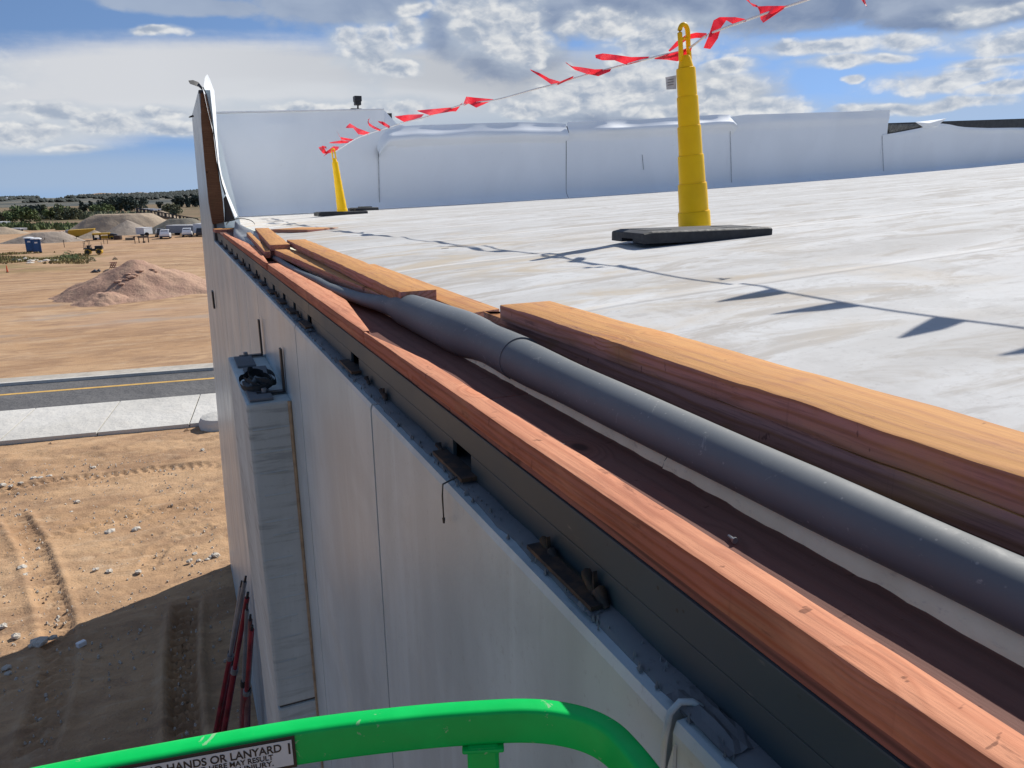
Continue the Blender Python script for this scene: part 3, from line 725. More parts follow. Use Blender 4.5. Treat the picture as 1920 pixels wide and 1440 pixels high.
MB().box((px0-0.003, py0-0.002, 0.2), (px0-0.0005, py1*0.999, 0.3)).build('wall_streak', PILA, bld)
# sealant bead at the back of the pilaster, tan
MB().tube([(0.413, py0-0.004, pzt-0.01), (0.413, py0-0.004, 4.6), (0.408, py0-0.004, -0.2)], 0.009, 8).build('backer_rod', TANROD, bld)
# angle clips on the pilaster
for Y in (3.66, 4.60):
    m = MB().box((0.285, Y-0.02, pzt+0.001), (0.415, Y+0.02, pzt+0.010)); m.box((0.405, Y-0.02, pzt+0.011), (0.4155, Y+0.02, pzt+0.21))
    cl = m.build('angle_clip', BLACKMETAL, bld, bevel=0.002)
    MB().tube([(0.32, Y, pzt+0.010), (0.32, Y, pzt+0.028)], 0.012, 6).build('bolt', GREYMETAL, cl)

# steel channel on the wall head
def sx(Y): return 0.446+dx(Y)*0.9
Z_ST, Z_SM, Z_SB = EYE-0.414, EYE-0.464, EYE-0.511
def along(y0, y1, x0, x1, z0, z1, n=None, xf=None):
    xf = xf or dx; n = n or max(2, int((y1-y0)/0.5)+2); mb = MB()
    P = [[(x0+xf(Y), Y, z0), (x1+xf(Y), Y, z0), (x1+xf(Y), Y, z1), (x0+xf(Y), Y, z1)] for Y in np.linspace(y0, y1, n)]
    mb.add([p for r in P for p in r], [(k*4+i, k*4+(i+1) % 4, (k+1)*4+(i+1) % 4, (k+1)*4+i) for k in range(n-1) for i in range(4)]+[(0, 1, 2, 3), tuple((n-1)*4+i for i in (3, 2, 1, 0))])
    return mb
dS = lambda Y: dx(Y)*0.9
cuts = [-0.9, 3.06, 6.1, 9.70]
for a, b in zip(cuts[:-1], cuts[1:]):
    along(a+0.002, b-0.002, 0.446, 0.456, Z_SM, Z_ST, xf=dS).build('steel_channel', STEEL, bld, bevel=0.0025)
    along(a, b, 0.456, 0.60, Z_ST-0.010, Z_ST-0.001, xf=dS).build('top_flange', STEEL, bld)
opens = [(1.245, 1.345), (2.18, 2.29), (3.02, 3.12), (3.44, 3.52), (3.78, 3.88), (4.2, 4.3), (4.62, 4.72), (5.1, 5.22), (5.6, 5.72), (6.1, 6.25), (6.7, 6.85), (7.3, 7.45), (8.0, 8.2), (8.8, 9.0)]
last = -0.9
for a, b in opens+[(9.70, 9.7)]:
    along(last, a, 0.4475, 0.456, Z_SB, Z_SM-0.001, xf=dS).build('lower_web', STEEL, bld, bevel=0.0015)
    last = b
along(-0.9, 9.7, 0.50, 0.52, Z_SB, Z_SM-0.002, xf=dS).build('back_plate', BLACKMETAL, bld)
for a, b in opens:           # embed plates below the pockets
    along(a-0.03, b+0.04, 0.418, 0.452, ZT+0.012, ZT+0.019, xf=dS).build('embed_plate', RUST, bld)
for Y, s in [(0.89, 1.0), (0.755, 1.3), (1.385, 0.8), (1.84, 1.0), (2.02, 0.8), (3.3, 1.0), (4.05, 1.0), (5.0, 1.1), (6.0, 1.2)]:   # bent weld tabs
    x = sx(Y)-0.004; m = MB()
    m.tube([(x-0.004, Y-0.012*s, ZT+0.012), (x-0.006, Y-0.002, ZT+0.022*s), (x-0.002, Y+0.014*s, ZT+0.016), (x-0.008, Y+0.022*s, ZT+0.030*s), (x+0.001, Y+0.03*s, ZT+0.014)], [0.004*s, 0.007*s, 0.005*s, 0.006*s, 0.003*s], 7)
    m.prism([(x, Y+0.01, ZT+0.01), (x, Y+0.022, ZT+0.010), (x, Y+0.016, ZT+0.036*s)], (-0.006, 0, 0))
    m.build('weld_tab', RUST, bld, smooth=True, autosmooth=50)
along(0.74, 0.93, 0.416, 0.44, ZT+0.012, ZT+0.018, xf=dS).build('embed_plate', RUST, bld)
# backer rod curling out of the nearest joint
m = MB(); J = 0.55
m.tube([(0.398, J, ZT-0.30), (0.396, J, ZT-0.12), (0.398, J, ZT-0.03), (0.403, J-0.001, ZT+0.006), (0.414, J-0.002, ZT+0.016), (0.426, J-0.006, ZT+0.015), (0.434, J-0.012, ZT+0.010)], 0.0036, 9)
m.build('backer_rod', PILA, bld, smooth=True)
for (y0, y1) in ((0.535, 0.543), ):
    MB().prism([(0.3985, y0, ZT-0.02), (0.3985, y1, ZT-0.05), (0.3985, y1, ZT-0.26), (0.3985, y0, ZT-0.20)], (0.004, 0, 0)).build('patch', PILA, bld)
# wire hanging over the edge
a = pX(829, 899, 0.397); w = MB().tube([(0.43, a.y, ZT+0.016), (0.398, a.y, ZT+0.005), (0.3955, a.y-0.002, a.z-0.03), (0.396, a.y-0.003, a.z-0.075)], 0.0016, 6)
w.tube([(0.396, a.y-0.003, a.z-0.073), (0.396, a.y-0.003, a.z-0.083)], [0.003, 0.002], 6)
tag(w.build('wire', BLACKMETAL), 'short dark wire hanging over the concrete wall edge below the steel pocket', 'wire')

# timber build-up on the steel: stained plywood, thin ledger strip, nailers
Z_PL = EYE-0.398
def oriented(mb, name, mats, p, q, parent=None, **kw):
    """mesh with local X from p to q (for wood grain)"""
    o = mb.build(name, mats, None, **kw)
    return o
def plank(name, mats, A, B, w, t, parent=None, jit=0.0012, n=None, ends=(0.0, 0.0), wprof=None, bev=0.003, bow=0.0):
    """board whose top-left edge runs from A to B (top height), width w to the right, thickness t downwards.
    local X runs along the board. ends: skew of the end cuts. wprof(u): width factor. bow: upward bow."""
    A, B = Vector(A), Vector(B); d = (B-A); L = d.length; d.normalize()
    s = Vector((d.y, -d.x, 0)).normalized(); up = s.cross(d)
    mid = (A+B)/2 + s*(w/2) - up*(t/2)
    n = n or max(4, int(L/0.09)); V, F = [], []; sd = random.uniform(0, 99)
    for i in range(n+1):
        u = i/n; x0 = -L/2+u*L; ww = w*(wprof(u) if wprof else 1.0)
        j = lambda k: jit*mnoise.noise(Vector((x0*7, k*3.1, sd)))+jit*0.6*mnoise.noise(Vector((x0*29, k*5.7, sd)))
        zb = bow*4*u*(1-u)
        for k, (yy, zz) in enumerate(((w/2, t/2), (w/2, -t/2), (w/2-ww, -t/2), (w/2-ww, t/2))):
            xx = x0+((ends[0]*(1-u)+ends[1]*u)*(w/2-yy) if abs(u-round(u)) < 1e-6 else 0)
            V.append((xx, yy+j(k), zz+zb+j(k+9)))
    for i in range(n):
        for k in range(4): F.append((i*4+k, i*4+(k+1) % 4, (i+1)*4+(k+1) % 4, (i+1)*4+k))
    F += [(0, 1, 2, 3), tuple(n*4+k for k in (3, 2, 1, 0))]
    me = bpy.data.meshes.new(name); me.from_pydata(V, [], F)
    for m in (mats if isinstance(mats, (list, tuple)) else [mats]): me.materials.append(m)
    bm = bmesh.new(); bm.from_mesh(me); bmesh.ops.recalc_face_normals(bm, faces=bm.faces)
    if bev:
        es = [e for e in bm.edges if len(e.link_faces) == 2 and e.calc_face_angle() > 0.8]
        bmesh.ops.bevel(bm, geom=es, offset=bev, segments=2, affect='EDGES', profile=0.5)
    bm.to_mesh(me); bm.free()
    me.polygons.foreach_set('use_smooth', [True]*len(me.polygons)); me.set_sharp_from_angle(angle=R(35))
    o = bpy.data.objects.new(name, me); COL.objects.link(o)
    # local +Y is to the left of the direction of travel
    R3 = Matrix((d, -s, up)).transposed()
    if parent:
        off = Vector((0, 0, 0)); q = parent
        while q is not None: off += q.location; q = q.parent
        o.parent = parent; o.location = mid-off
    else: o.location = mid
    o.rotation_euler = R3.to_euler()
    return o
xw = lambda Y, x: x+dS(Y)
for a, b in ((-1.0, 1.36), (1.363, 3.8), (3.803, 6.25), (6.253, 9.7)):
    plank('plywood', PLY, (xw(a, 0.449), a, Z_PL), (xw(b, 0.449), b, Z_PL), 0.27, 0.0155, bld, jit=0.0008, bev=0.001)
Z_NT = EYE-0.360
def wavy(u): return 0.052+0.010*mnoise.noise(Vector((u*6, 3, 1)))+0.004*mnoise.noise(Vector((u*19, 7, 1)))
plank('nailer', NAILER, (0.447, -0.9, Z_NT), (0.445, 2.02, Z_NT), 0.052, 0.0375, bld, jit=0.0011, n=90, wprof=lambda u: min(1.0, 0.84+0.16*mnoise.noise(Vector((u*4, 3, 1)))+0.05*mnoise.noise(Vector((u*17, 3, 4))) if u < 0.86 else max(0.12, 0.8*(1-u)/0.14)), bev=0.0022)
plank('nailer', NAILER, (0.446, 2.03, Z_NT), (xw(4.34, 0.436), 4.34, Z_NT), 0.085, 0.0375, bld, n=40, wprof=lambda u: max(0.10, min(1.0, 0.2+2.9*u) if u < 0.4 else (1.0-0.35*(u-0.4)/0.6)), bev=0.003)
plank('nailer', NAILER, (xw(4.40, 0.434), 4.40, Z_NT), (xw(8.2, 0.43), 8.2, Z_NT), 0.085, 0.0375, bld, n=40, wprof=lambda u: max(0.08, min(1.0, 0.15+2.6*u) if u < 0.4 else (1.0-0.85*(u-0.4)/0.6)), bev=0.003)

# pale insulation edge under the roof
FX = 0.625
for a, b, rough in ((-0.9, 0.885, 0.006), (0.89, 2.1, 0.002), (2.1, 5.0, 0.004), (5.0, 9.4, 0.004)):
    rows = []
    for Y in np.linspace(a, b, int((b-a)/0.02)+2):
        e = rough*mnoise.noise(Vector((Y*23, 1, a)))+rough*0.6*mnoise.noise(Vector((Y*60, 2, a)))
        x = FX-0.008+dS(Y); rows.append([(x+e, Y, Z_PL-0.002), (x+e*1.6+0.004, Y, Z_PL+0.010), (x+e*0.5+0.026, Y, EYE-0.362), (x+0.05, Y, EYE-0.357), (x+0.14, Y, EYE-0.359)])
    MB().grid(rows).build('insulation_board', FOAM, bld, smooth=True, autosmooth=50)

# roof surface
def roof_z(X, Y):
    return EYE-0.358+(X-0.85)*(0.060-0.002*min(Y, 17.5))-0.005*min(max(Y, 0), 17.5)+0.0008*max(0, X-4)**2 - 0.02*math.exp(-((X-0.75)/0.25)**2)
def on_roof(px, py, lift=0.0):
    r = ray(px, py); lo, hi = 0.3, 80.0
    f = lambda t: EYE+r.z*t-roof_z(r.x*t, r.y*t)-lift
    ts = np.linspace(0.5, 60, 1200)
    for a, b in zip(ts[:-1], ts[1:]):
        if f(a) > 0 >= f(b):
            for _ in range(40):
                m = (a+b)/2
                if f(m) > 0: a = m
                else: b = m
            return Vector((r.x*a, r.y*a, EYE+r.z*a))
    return None
seams = [-1.6, 0.35, 1.95, 3.55, 5.15, 6.75, 8.35, 9.95, 11.55, 13.15, 14.75, 16.2, YF+0.05]
xs = [0.70, 0.78, 0.86, 1.0, 1.2, 1.5, 2, 2.6, 3.3, 4.2, 5.5, 7, 9, 11.5, 14.5, 18, 22, 27, 32, 38]
roof = MB().add([(0.72+dS(Y), Y, roof_z(1, Y)-0.5) if x < 0.7 else (x, Y, roof_z(max(x, 0.8), Y)-0.05) for Y in (-1.6, 6, 12, YF+0.3) for x in (0.69, 0.9, 5, 10, 20, 38)],
                [(i*6+j, i*6+j+1, (i+1)*6+j+1, (i+1)*6+j) for i in range(3) for j in range(5)])
roof.build('roof_deck', FOAM, bld)
for k, (a, b) in enumerate(zip(seams[:-1], seams[1:])):   # lapped sheets, far edge of each over the next
    rows = []; ny = 16
    for i in range(ny+1):
        Y = a+(b-a+0.08)*i/ny
        lift = 0.008 if i >= ny-1 else 0.002
        row = []
        for x in xs:
            X = x+(dx(Y) if x < 1.3 else 0)
            wv = 0.006*mnoise.noise(Vector((X*0.5, Y*2.4, 3)))+0.014*math.exp(-((Y-(a+b)/2)/0.10)**2)*(0.4+0.6*mnoise.noise(Vector((X*0.3, k, 9))))
            row.append((X, Y, roof_z(X, Y)+lift+wv))
        rows.append(row)
    e = [(p[0], p[1]+0.012, p[2]-0.008) for p in rows[-1]]
    MB().grid(rows+[e]).build('roof_sheet', ROOF, bld, smooth=True, autosmooth=40)

# ---- far parapet
LAPM = plain('grubby_lap', (0.45, 0.46, 0.48), 0.7, var=0.2, nscale=9)
def lerp_px(poly, x):
    for (x0, y0), (x1, y1) in zip(poly[:-1], poly[1:]):
        if x0 <= x <= x1: return y0+(y1-y0)*(x-x0)/(x1-x0)
    return poly[-1][1] if x > poly[-1][0] else poly[0][1]
def wall_sheet(top, name='wall_membrane', flap=0.0, foldv=0.82, n=40, seed=1, left=None):
    x0, x1 = top[0][0], top[-1][0]; cols = []
    for i in range(n+1):
        x = x0+(x1-x0)*i/n
        T = pY(x, lerp_px(top, x), YF); zb = roof_z(T.x, YF)-0.01; col = []
        NV = 22
        for j in range(NV+1):
            v = j/NV; z = zb+(T.z-zb)*v
            off = -0.16*max(0, 1-v/0.12)**2
            off += -0.012*mnoise.noise(Vector((T.x*0.6, v*2.0, seed)))
            if v > foldv:
                q = (v-foldv)/(1-foldv); w = q/0.22 if q < 0.22 else 1-(q-0.22)/0.78
                off += -flap*w*w*(3-2*w)*(0.8+0.6*mnoise.noise(Vector((T.x*0.7, 0, seed*3)))) - 0.035*mnoise.noise(Vector((T.x*1.3, q*1.5, seed*5)))*min(1, q*4)
            col.append((T.x+0.0*v, YF+off, z))
        cols.append(col)
    return MB().grid(cols).build(name, FLASH, bld, smooth=True)
wall_sheet([(395, 213), (720, 206)], n=30, seed=1)
wall_sheet([(720, 206), (722, 207), (744, 232), (760, 236)], n=10, seed=2)
wall_sheet([(706, 272), (709, 262), (716, 248), (728, 239), (780, 235), (900, 231), (980, 229), (1061, 232)], flap=0.24, foldv=0.78, seed=3, n=50)
wall_sheet([(1062, 229), (1200, 224), (1345, 215), (1372, 215), (1376, 222)], flap=0.24, foldv=0.80, seed=5, n=50)
wall_sheet([(1368, 219), (1400, 215), (1500, 212), (1600, 209), (1668, 206)], flap=0.05, foldv=0.84, seed=7, n=40)
wall_sheet([(1654, 253), (1690, 247), (1735, 238), (1752, 231), (1775, 232), (1800, 238), (1850, 240), (1930, 239), (2150, 238), (2500, 232)], flap=0.04, foldv=0.9, seed=9, n=60)
for x, y0, y1 in ((709, 274, 391), (1369, 242, 350), (1654, 256, 322), (1204, 290, 318)):     # welded laps between the sheets
    p, q = pY(x, y0, YF-0.006), pY(x+3, y1, YF-0.02)
    p.y -= 0.004; MB().tube([p, p*0.5+q*0.5, q], 0.008, 6).build('sheet_lap', LAPM, bld)
# folded white scrap and the bare black substrate behind
a, b, c2, d2 = pY(1716, 229, YF-0.02), pY(1775, 222, YF-0.05), pY(1757, 236, YF-0.05), pY(1735, 241, YF-0.03)
MB().add([a, b, c2, d2, pY(1742, 231, YF-0.12)], [(0, 4, 1), (1, 4, 2), (2, 4, 3), (3, 4, 0)]).build('membrane_fold', FLASH, bld)
def core(x0, x1, y0, y1, m=BLACKSHEET, name='parapet_core'):
    A, B = pY(x0, y0, YF), pY(x1, y1, YF)
    p = [(A.x, YF+0.02), (B.x, YF+0.02), (B.x, YF+0.38), (A.x, YF+0.38)]
    MB().hexa([(*q, roof_z(q[0], YF)-0.3) for q in p]+[(p[0][0], p[0][1], A.z), (p[1][0], p[1][1], B.z), (p[2][0], p[2][1], B.z), (p[3][0], p[3][1], A.z)]).build(name, m, bld)
core(390, 735, 216, 212); core(738, 1368, 245, 228); core(1369, 1655, 226, 218)
core(1656, 2500, 231, 203); 
mtl = plain('dull_foil', (0.16, 0.15, 0.13), 0.3, 0.7, var=0.3, nscale=8)
A, B, C3, D3 = pY(1660, 233, YF+0.01), pY(1725, 232, YF-0.02), pY(1722, 238, YF-0.02), pY(1668, 249, YF+0.01)
MB().add([A, B, C3, D3], [(0, 1, 2, 3)]).build('foil_strip', mtl, bld)
A, B = pY(395, 212, YF), pY(720, 206, YF)
MB().hexa([(A.x, YF-0.03, A.z-0.004), (B.x, YF-0.03, B.z-0.004), (B.x, YF+0.40, B.z-0.004), (A.x, YF+0.40, A.z-0.004),
           (A.x, YF-0.03, A.z+0.025), (B.x, YF-0.03, B.z+0.025), (B.x, YF+0.40, B.z+0.03), (A.x, YF+0.40, A.z+0.03)]).build('coping_membrane', WHITEPAINT, bld, bevel=0.01)
# long back wall so that the far parapet is not a screen
MB().box((0.75, YF+0.385, -0.4), (38, YF+0.42, EYE-0.5)).build('rear_wall', WALL, bld)

# ---- cut end of the side parapet (left): panel, wood blocking, loose membrane
SY = 9.70
wood = [(376, 168), (386, 178), (394, 215), (401, 262), (407, 310), (414, 350), (418, 378), (421, 416), (399, 421), (392, 380), (384, 300), (378, 230)]
W3 = [pY(x, y, SY) for x, y in wood]
MB().prism([tuple(p) for p in W3], (0.0, 0.14, 0)).build('end_blocking', BOARD_END, bld, bevel=0.004)
# dark underside of the membrane, from the cut edge back to the cove
edgeL = [(381, 152), (381, 170), (384, 182), (390, 210), (400, 250), (406, 300), (412, 328), (422, 362), (441, 408)]
edgeR = [(386, 143), (398, 165), (402, 176), (405, 210), (407, 250), (409, 300), (413, 330), (424, 362), (443, 405)]
rows = []
for (a, b) in zip(edgeL, edgeR):
    p, q = pY(a[0], a[1], SY-0.02), pY(b[0], b[1], SY+0.65); mid = (p+q)/2+Vector((0.02, 0, 0.01))
    rows.append([p, p*0.6+q*0.4+Vector((0.01, 0, 0)), mid, q])
rows[0][0] = pY(384, 146, SY); rows[0][1] = pY(386, 142, SY+0.05); rows[0][2] = pY(389, 139, SY+0.1); rows[0][3] = pY(393, 147, SY+0.3)
rows[1][3] = pY(402, 171, SY+0.5)
MB().grid(rows).build('loose_membrane', FLASH, bld, smooth=True)
dk = [[pY(419, 372, SY+0.02), pY(424, 366, SY)], [pY(421, 395, SY+0.02), pY(433, 392, SY-0.02)], [pY(421, 417, SY+0.02), pY(441, 413, SY-0.03)]]
MB().grid(dk).build('membrane_underside', BLACKSHEET, bld)
blk = [[pY(353, 151, SY), pY(362, 150, SY+0.05), pY(372, 154, SY+0.05), pY(379, 163, SY)], [pY(356, 157, SY-0.06), pY(364, 160, SY-0.06), pY(372, 163, SY-0.05), pY(380, 170, SY-0.02)]]
MB().grid(blk).build('curled_flap', BLACKSHEET, bld, smooth=True)
w2 = [[pY(379.5, 163, SY-0.03), pY(381.5, 163, SY-0.03)], [pY(386, 178, SY-0.03), pY(388, 177, SY-0.03)], [pY(394, 214, SY-0.03), pY(396, 213, SY-0.03)], [pY(402, 262, SY-0.03), pY(404, 262, SY-0.03)], [pY(408, 310, SY-0.03), pY(409.5, 309, SY-0.03)], [pY(415, 345, SY-0.03), pY(417, 344, SY-0.03)], [pY(421, 366, SY-0.03), pY(424, 364, SY-0.03)]]
MB().grid(w2).build('membrane_edge', BLACKSHEET, bld)
sp = MB().tube([pY(363, 217, SY), pY(357, 219, SY), pY(354, 220, SY)], [0.012, 0.010, 0.004], 6)
sp.build('metal_lug', BLACKMETAL, bld)
# panel edge of the parapet behind the blocking, and the inner parapet face
P = [pY(396, 425, SY+0.2), pY(425, 420, SY+0.2), pY(400, 250, SY+0.2), pY(378, 180, SY+0.2)]
MB().hexa([(0.56, SY+0.9, EYE-0.5), (0.86, SY+0.9, EYE-0.5), (1.05, YF, EYE-0.5), (0.74, YF, EYE-0.5), (0.60, SY+0.9, EYE+0.95), (0.66, SY+0.9, EYE+0.95), (0.95, YF, EYE+1.3), (0.80, YF, EYE+1.3)]).build('side_parapet', FLASH, bld)
MB().box((wx(9.9, ZT)+0.003, SY-0.035, EYE+1.10), (wx(9.9, ZT)+0.035, SY-0.005, EYE+1.13)).build('metal_lug', BLACKMETAL, bld)
# small slot in the far wall panel
q = pX(399, 562, 0.40+dx(8.6)*0.8)
MB().box((q.x-0.004, q.y-0.06, q.z-0.12), (q.x+0.02, q.y+0.12, q.z+0.12)).build('slot', BLACKMETAL, bld)

# ================================================================== LOOSE THINGS ON THE ROOF EDGE
def board(px_a, px_b, z, w, t, label, mat=LUMBER, **kw):
    """top-left edge between two photo points at eye-relative height z"""
    A, B = pze(*px_a, z), pze(*px_b, z)
    zr = kw.pop('zb', 0.0)
    B.z += zr
    return tag(plank('board', mat, A, B, w, t, **kw), label, 'board', 'loose boards along the roof edge')
o = tag(plank('board', LUMBER, (0.702, -0.75, EYE-0.268), (0.712, 1.715, EYE-0.268), 0.137, 0.038, jit=0.002, n=70, bev=0.0035), 'long orange topped board at the right, topmost of the near stack', 'board', 'loose boards along the roof edge')
tag(plank('board', LUMBER, (0.690, -0.75, EYE-0.3065), (0.727, 1.86, EYE-0.3065), 0.140, 0.038, jit=0.002, n=60, ends=(0, -0.6)), 'long dark red board underneath the topmost near board beside the grey roll', 'board', 'loose boards along the roof edge')
tag(plank('board', LUMBER, (0.700, -0.75, EYE-0.345), (0.735, 1.70, EYE-0.345), 0.140, 0.0135, jit=0.0008, n=20), 'thin dark packing strip at the bottom of the near board stack', 'board', 'loose boards along the roof edge')
tag(plank('board', LUMBER, (0.612, 2.25, EYE-0.290), (0.694, 5.27, EYE-0.290), 0.118, 0.038, n=60, jit=0.003, ends=(0.1, 0)), 'long orange board in the middle with a chipped near end, over two lower boards', 'board', 'loose boards along the roof edge')
tag(plank('board', LUMBER, (0.622, 2.30, EYE-0.3295), (0.575, 5.10, EYE-0.3295), 0.10, 0.036, n=50, jit=0.002), 'dark red board under the middle board, its far end swung toward the wall', 'board', 'loose boards along the roof edge')
tag(plank('board', LUMBER, (0.733, 1.98, EYE-0.327), (0.760, 3.6, EYE-0.325), 0.105, 0.02, n=24, ends=(0.35, 0)), 'short orange board lying lowest between the near stack and middle board', 'board', 'loose boards along the roof edge')
tag(plank('board', LUMBER, (0.553, 4.98, EYE-0.300), (0.725, 7.6, EYE-0.300), 0.120, 0.038, n=30, jit=0.002), 'wide orange board angled across the far stack near the bunched grey membrane', 'board', 'loose boards along the roof edge')
tag(plank('board', LUMBER, (0.545, 5.0, EYE-0.339), (0.71, 7.4, EYE-0.339), 0.12, 0.038, n=30, jit=0.002), 'dark red board directly beneath the angled far board', 'board', 'loose boards along the roof edge')
tag(plank('board', LUMBER, (0.513, 4.95, EYE-0.335), (0.612, 7.2, EYE-0.318), 0.035, 0.042, n=30, jit=0.002), 'narrow orange offcut tilted against the left of the angled far board', 'board', 'loose boards along the roof edge')
A = pze(577, 437, -0.385); B = pze(508, 434, -0.375)
tag(plank('board', LUMBER, (A.x, A.y, EYE-0.352), (B.x, B.y, EYE-0.352), 0.45, 0.036, n=14, jit=0.002), 'short dark ended board lying crosswise at the far end of the lumber', 'board', 'loose boards along the roof edge')
tag(plank('board', LUMBER, (0.462, 9.30, EYE-0.368), (0.455, 9.66, EYE-0.368), 0.26, 0.038, n=10), 'short orange board poking out at the foot of the parapet end', 'board', 'loose boards along the roof edge')
for k, (x0, y0, x1, y1) in enumerate([(552, 496, 577, 493), (632, 523, 648, 517)]):
    p, q = pze(x0, y0, -0.385), pze(x1, y1, -0.385)
    mb = MB().tube([p, (p+q)/2+Vector((0, 0, 0.006)), q], [0.006, 0.008, 0.003], 6)
    tag(mb.build('wood_scrap', NAILER, loc=p), 'thin splinter of wood on the dark plywood, '+('upper left one' if k == 0 else 'beside the narrow part of the roll'), 'wood scrap')

# ---- the grey membrane roll
pts, rad, fl = [], [], []
for a, b, ze, r, f in [((1913, 1040), (1830, 1150), -0.35, None, 1), ((1500, 862), (1430, 950), -0.35, None, 1), ((1133, 702), (1085, 775), -0.35, None, 1), ((1009, 644), (967, 717), -0.35, None, 1),
                    ((967, 629), (915, 683), -0.35, None, 1)]:
    m = ((a[0]+b[0])/2, (a[1]+b[1])/2); p = pze(*m, ze); w = math.hypot(a[0]-b[0], a[1]-b[1])
    pts.append(p); rad.append((r or w/2*depth(p)/FPX)*0.98); fl.append(0.97)
pts.insert(0, pts[0]+(pts[0]-pts[1])*1.2); rad.insert(0, rad[0]); fl.insert(0, 1)
def smooth_path(P, Q, n=6):
    """Catmull-Rom through points and radii"""
    o, r = [], []
    for i in range(len(P)-1):
        p0, p1, p2, p3 = P[max(i-1, 0)], P[i], P[i+1], P[min(i+2, len(P)-1)]
        for k in range(n):
            t = k/n; o.append(0.5*((2*p1)+(p2-p0)*t+(2*p0-5*p1+4*p2-p3)*t*t+(3*p1-p0-3*p2+p3)*t**3))
            r.append([a+(b-a)*(t*t*(3-2*t)) for a, b in zip(Q[i], Q[i+1])])
    o.append(P[-1]); r.append(Q[-1]); return o, r
roll = thing('membrane_roll', 'long dark grey rolled membrane lying like a pipe along the roof edge', 'membrane roll', (pts[3].x, pts[3].y, EYE-0.38))
P, Q = smooth_path(pts, list(zip(rad, fl)))
MB().tube(P, [q[0] for q in Q], 40, flat=[q[1] for q in Q]).build('near_tube', ROLL, roll, smooth=True, autosmooth=60)
pts, rad, fl = [], [], []
for a, b, ze in [((1000, 639), (955, 709), -0.350), ((955, 622), (903, 677), -0.351), ((891, 590), (845, 660), -0.352), ((831, 570), (790, 631), -0.352), ((785, 556), (752, 610), -0.352), ((755, 551.5), (726, 594), -0.355), ((710, 551), (693, 581), -0.362),
                 ((680, 547), (666, 571), -0.366), ((640, 535), (628, 555), -0.370), ((619, 528), (612, 545), -0.372), ((597, 517), (590, 533), -0.374), ((565, 505), (559, 517), -0.378), ((540, 492), (535, 503), -0.380), ((522, 480), (517, 491), -0.382), ((505, 470), (495, 484), -0.378)]:
    m = ((a[0]+b[0])/2, (a[1]+b[1])/2); p = pze(*m, ze); w = math.hypot(a[0]-b[0], a[1]-b[1])
    pts.append(p); rad.append(w/2*depth(p)/FPX*(1.03 if len(pts) < 4 else 1.0)); fl.append(0.97 if len(pts) < 6 else 0.8)
P, Q = smooth_path(pts, list(zip(rad, fl)))
MB().tube(P, [q[0]*1.02 for q in Q], 32, flat=[q[1] for q in Q]).build('far_tube', ROLL, roll, smooth=True, autosmooth=60)
# bunched end
rows = []
ridge = [(427, 428), (436, 421), (450, 417), (466, 418), (476, 422), (478, 428)]
def crumple(Y, u):
    return 0
n = 16
for i in range(n+1):
    u = i/n; Y = 5.3+4.3*u; w = 0.015+0.135*math.sin(math.pi*min(1, 0.15+u*0.9))**0.8; row = []
    xc = 0.635+0.055*u
    for k in range(15):
        th = math.pi*k/14; hgt = (0.030+0.085*u)*(1 if u < 0.93 else (1-u)/0.07+0.1)
        fold = 1+0.22*mnoise.noise(Vector((th*2.2, Y*0.6, 2)))+0.15*math.sin(th*5+Y*0.7)
        row.append((xc-math.cos(th)*w*0.85, Y, EYE-0.392-0.02*u+math.sin(th)*hgt*fold))
    rows.append(row)
MB().grid(rows).build('bunched_end', GREYROLL, roll, smooth=True)
p = [pze(466, 412, -0.25), ]
arc = []
for k in range(13):
    th = math.pi*k/12; arc.append(pY(451-27*math.cos(th), 421-12*math.sin(th), 9.5))
mb = MB().grid([[a, a+Vector((0.03, 0.35, -0.02))] for a in arc]); mb.build('black_lap', BLACKSHEET, roll, smooth=True)

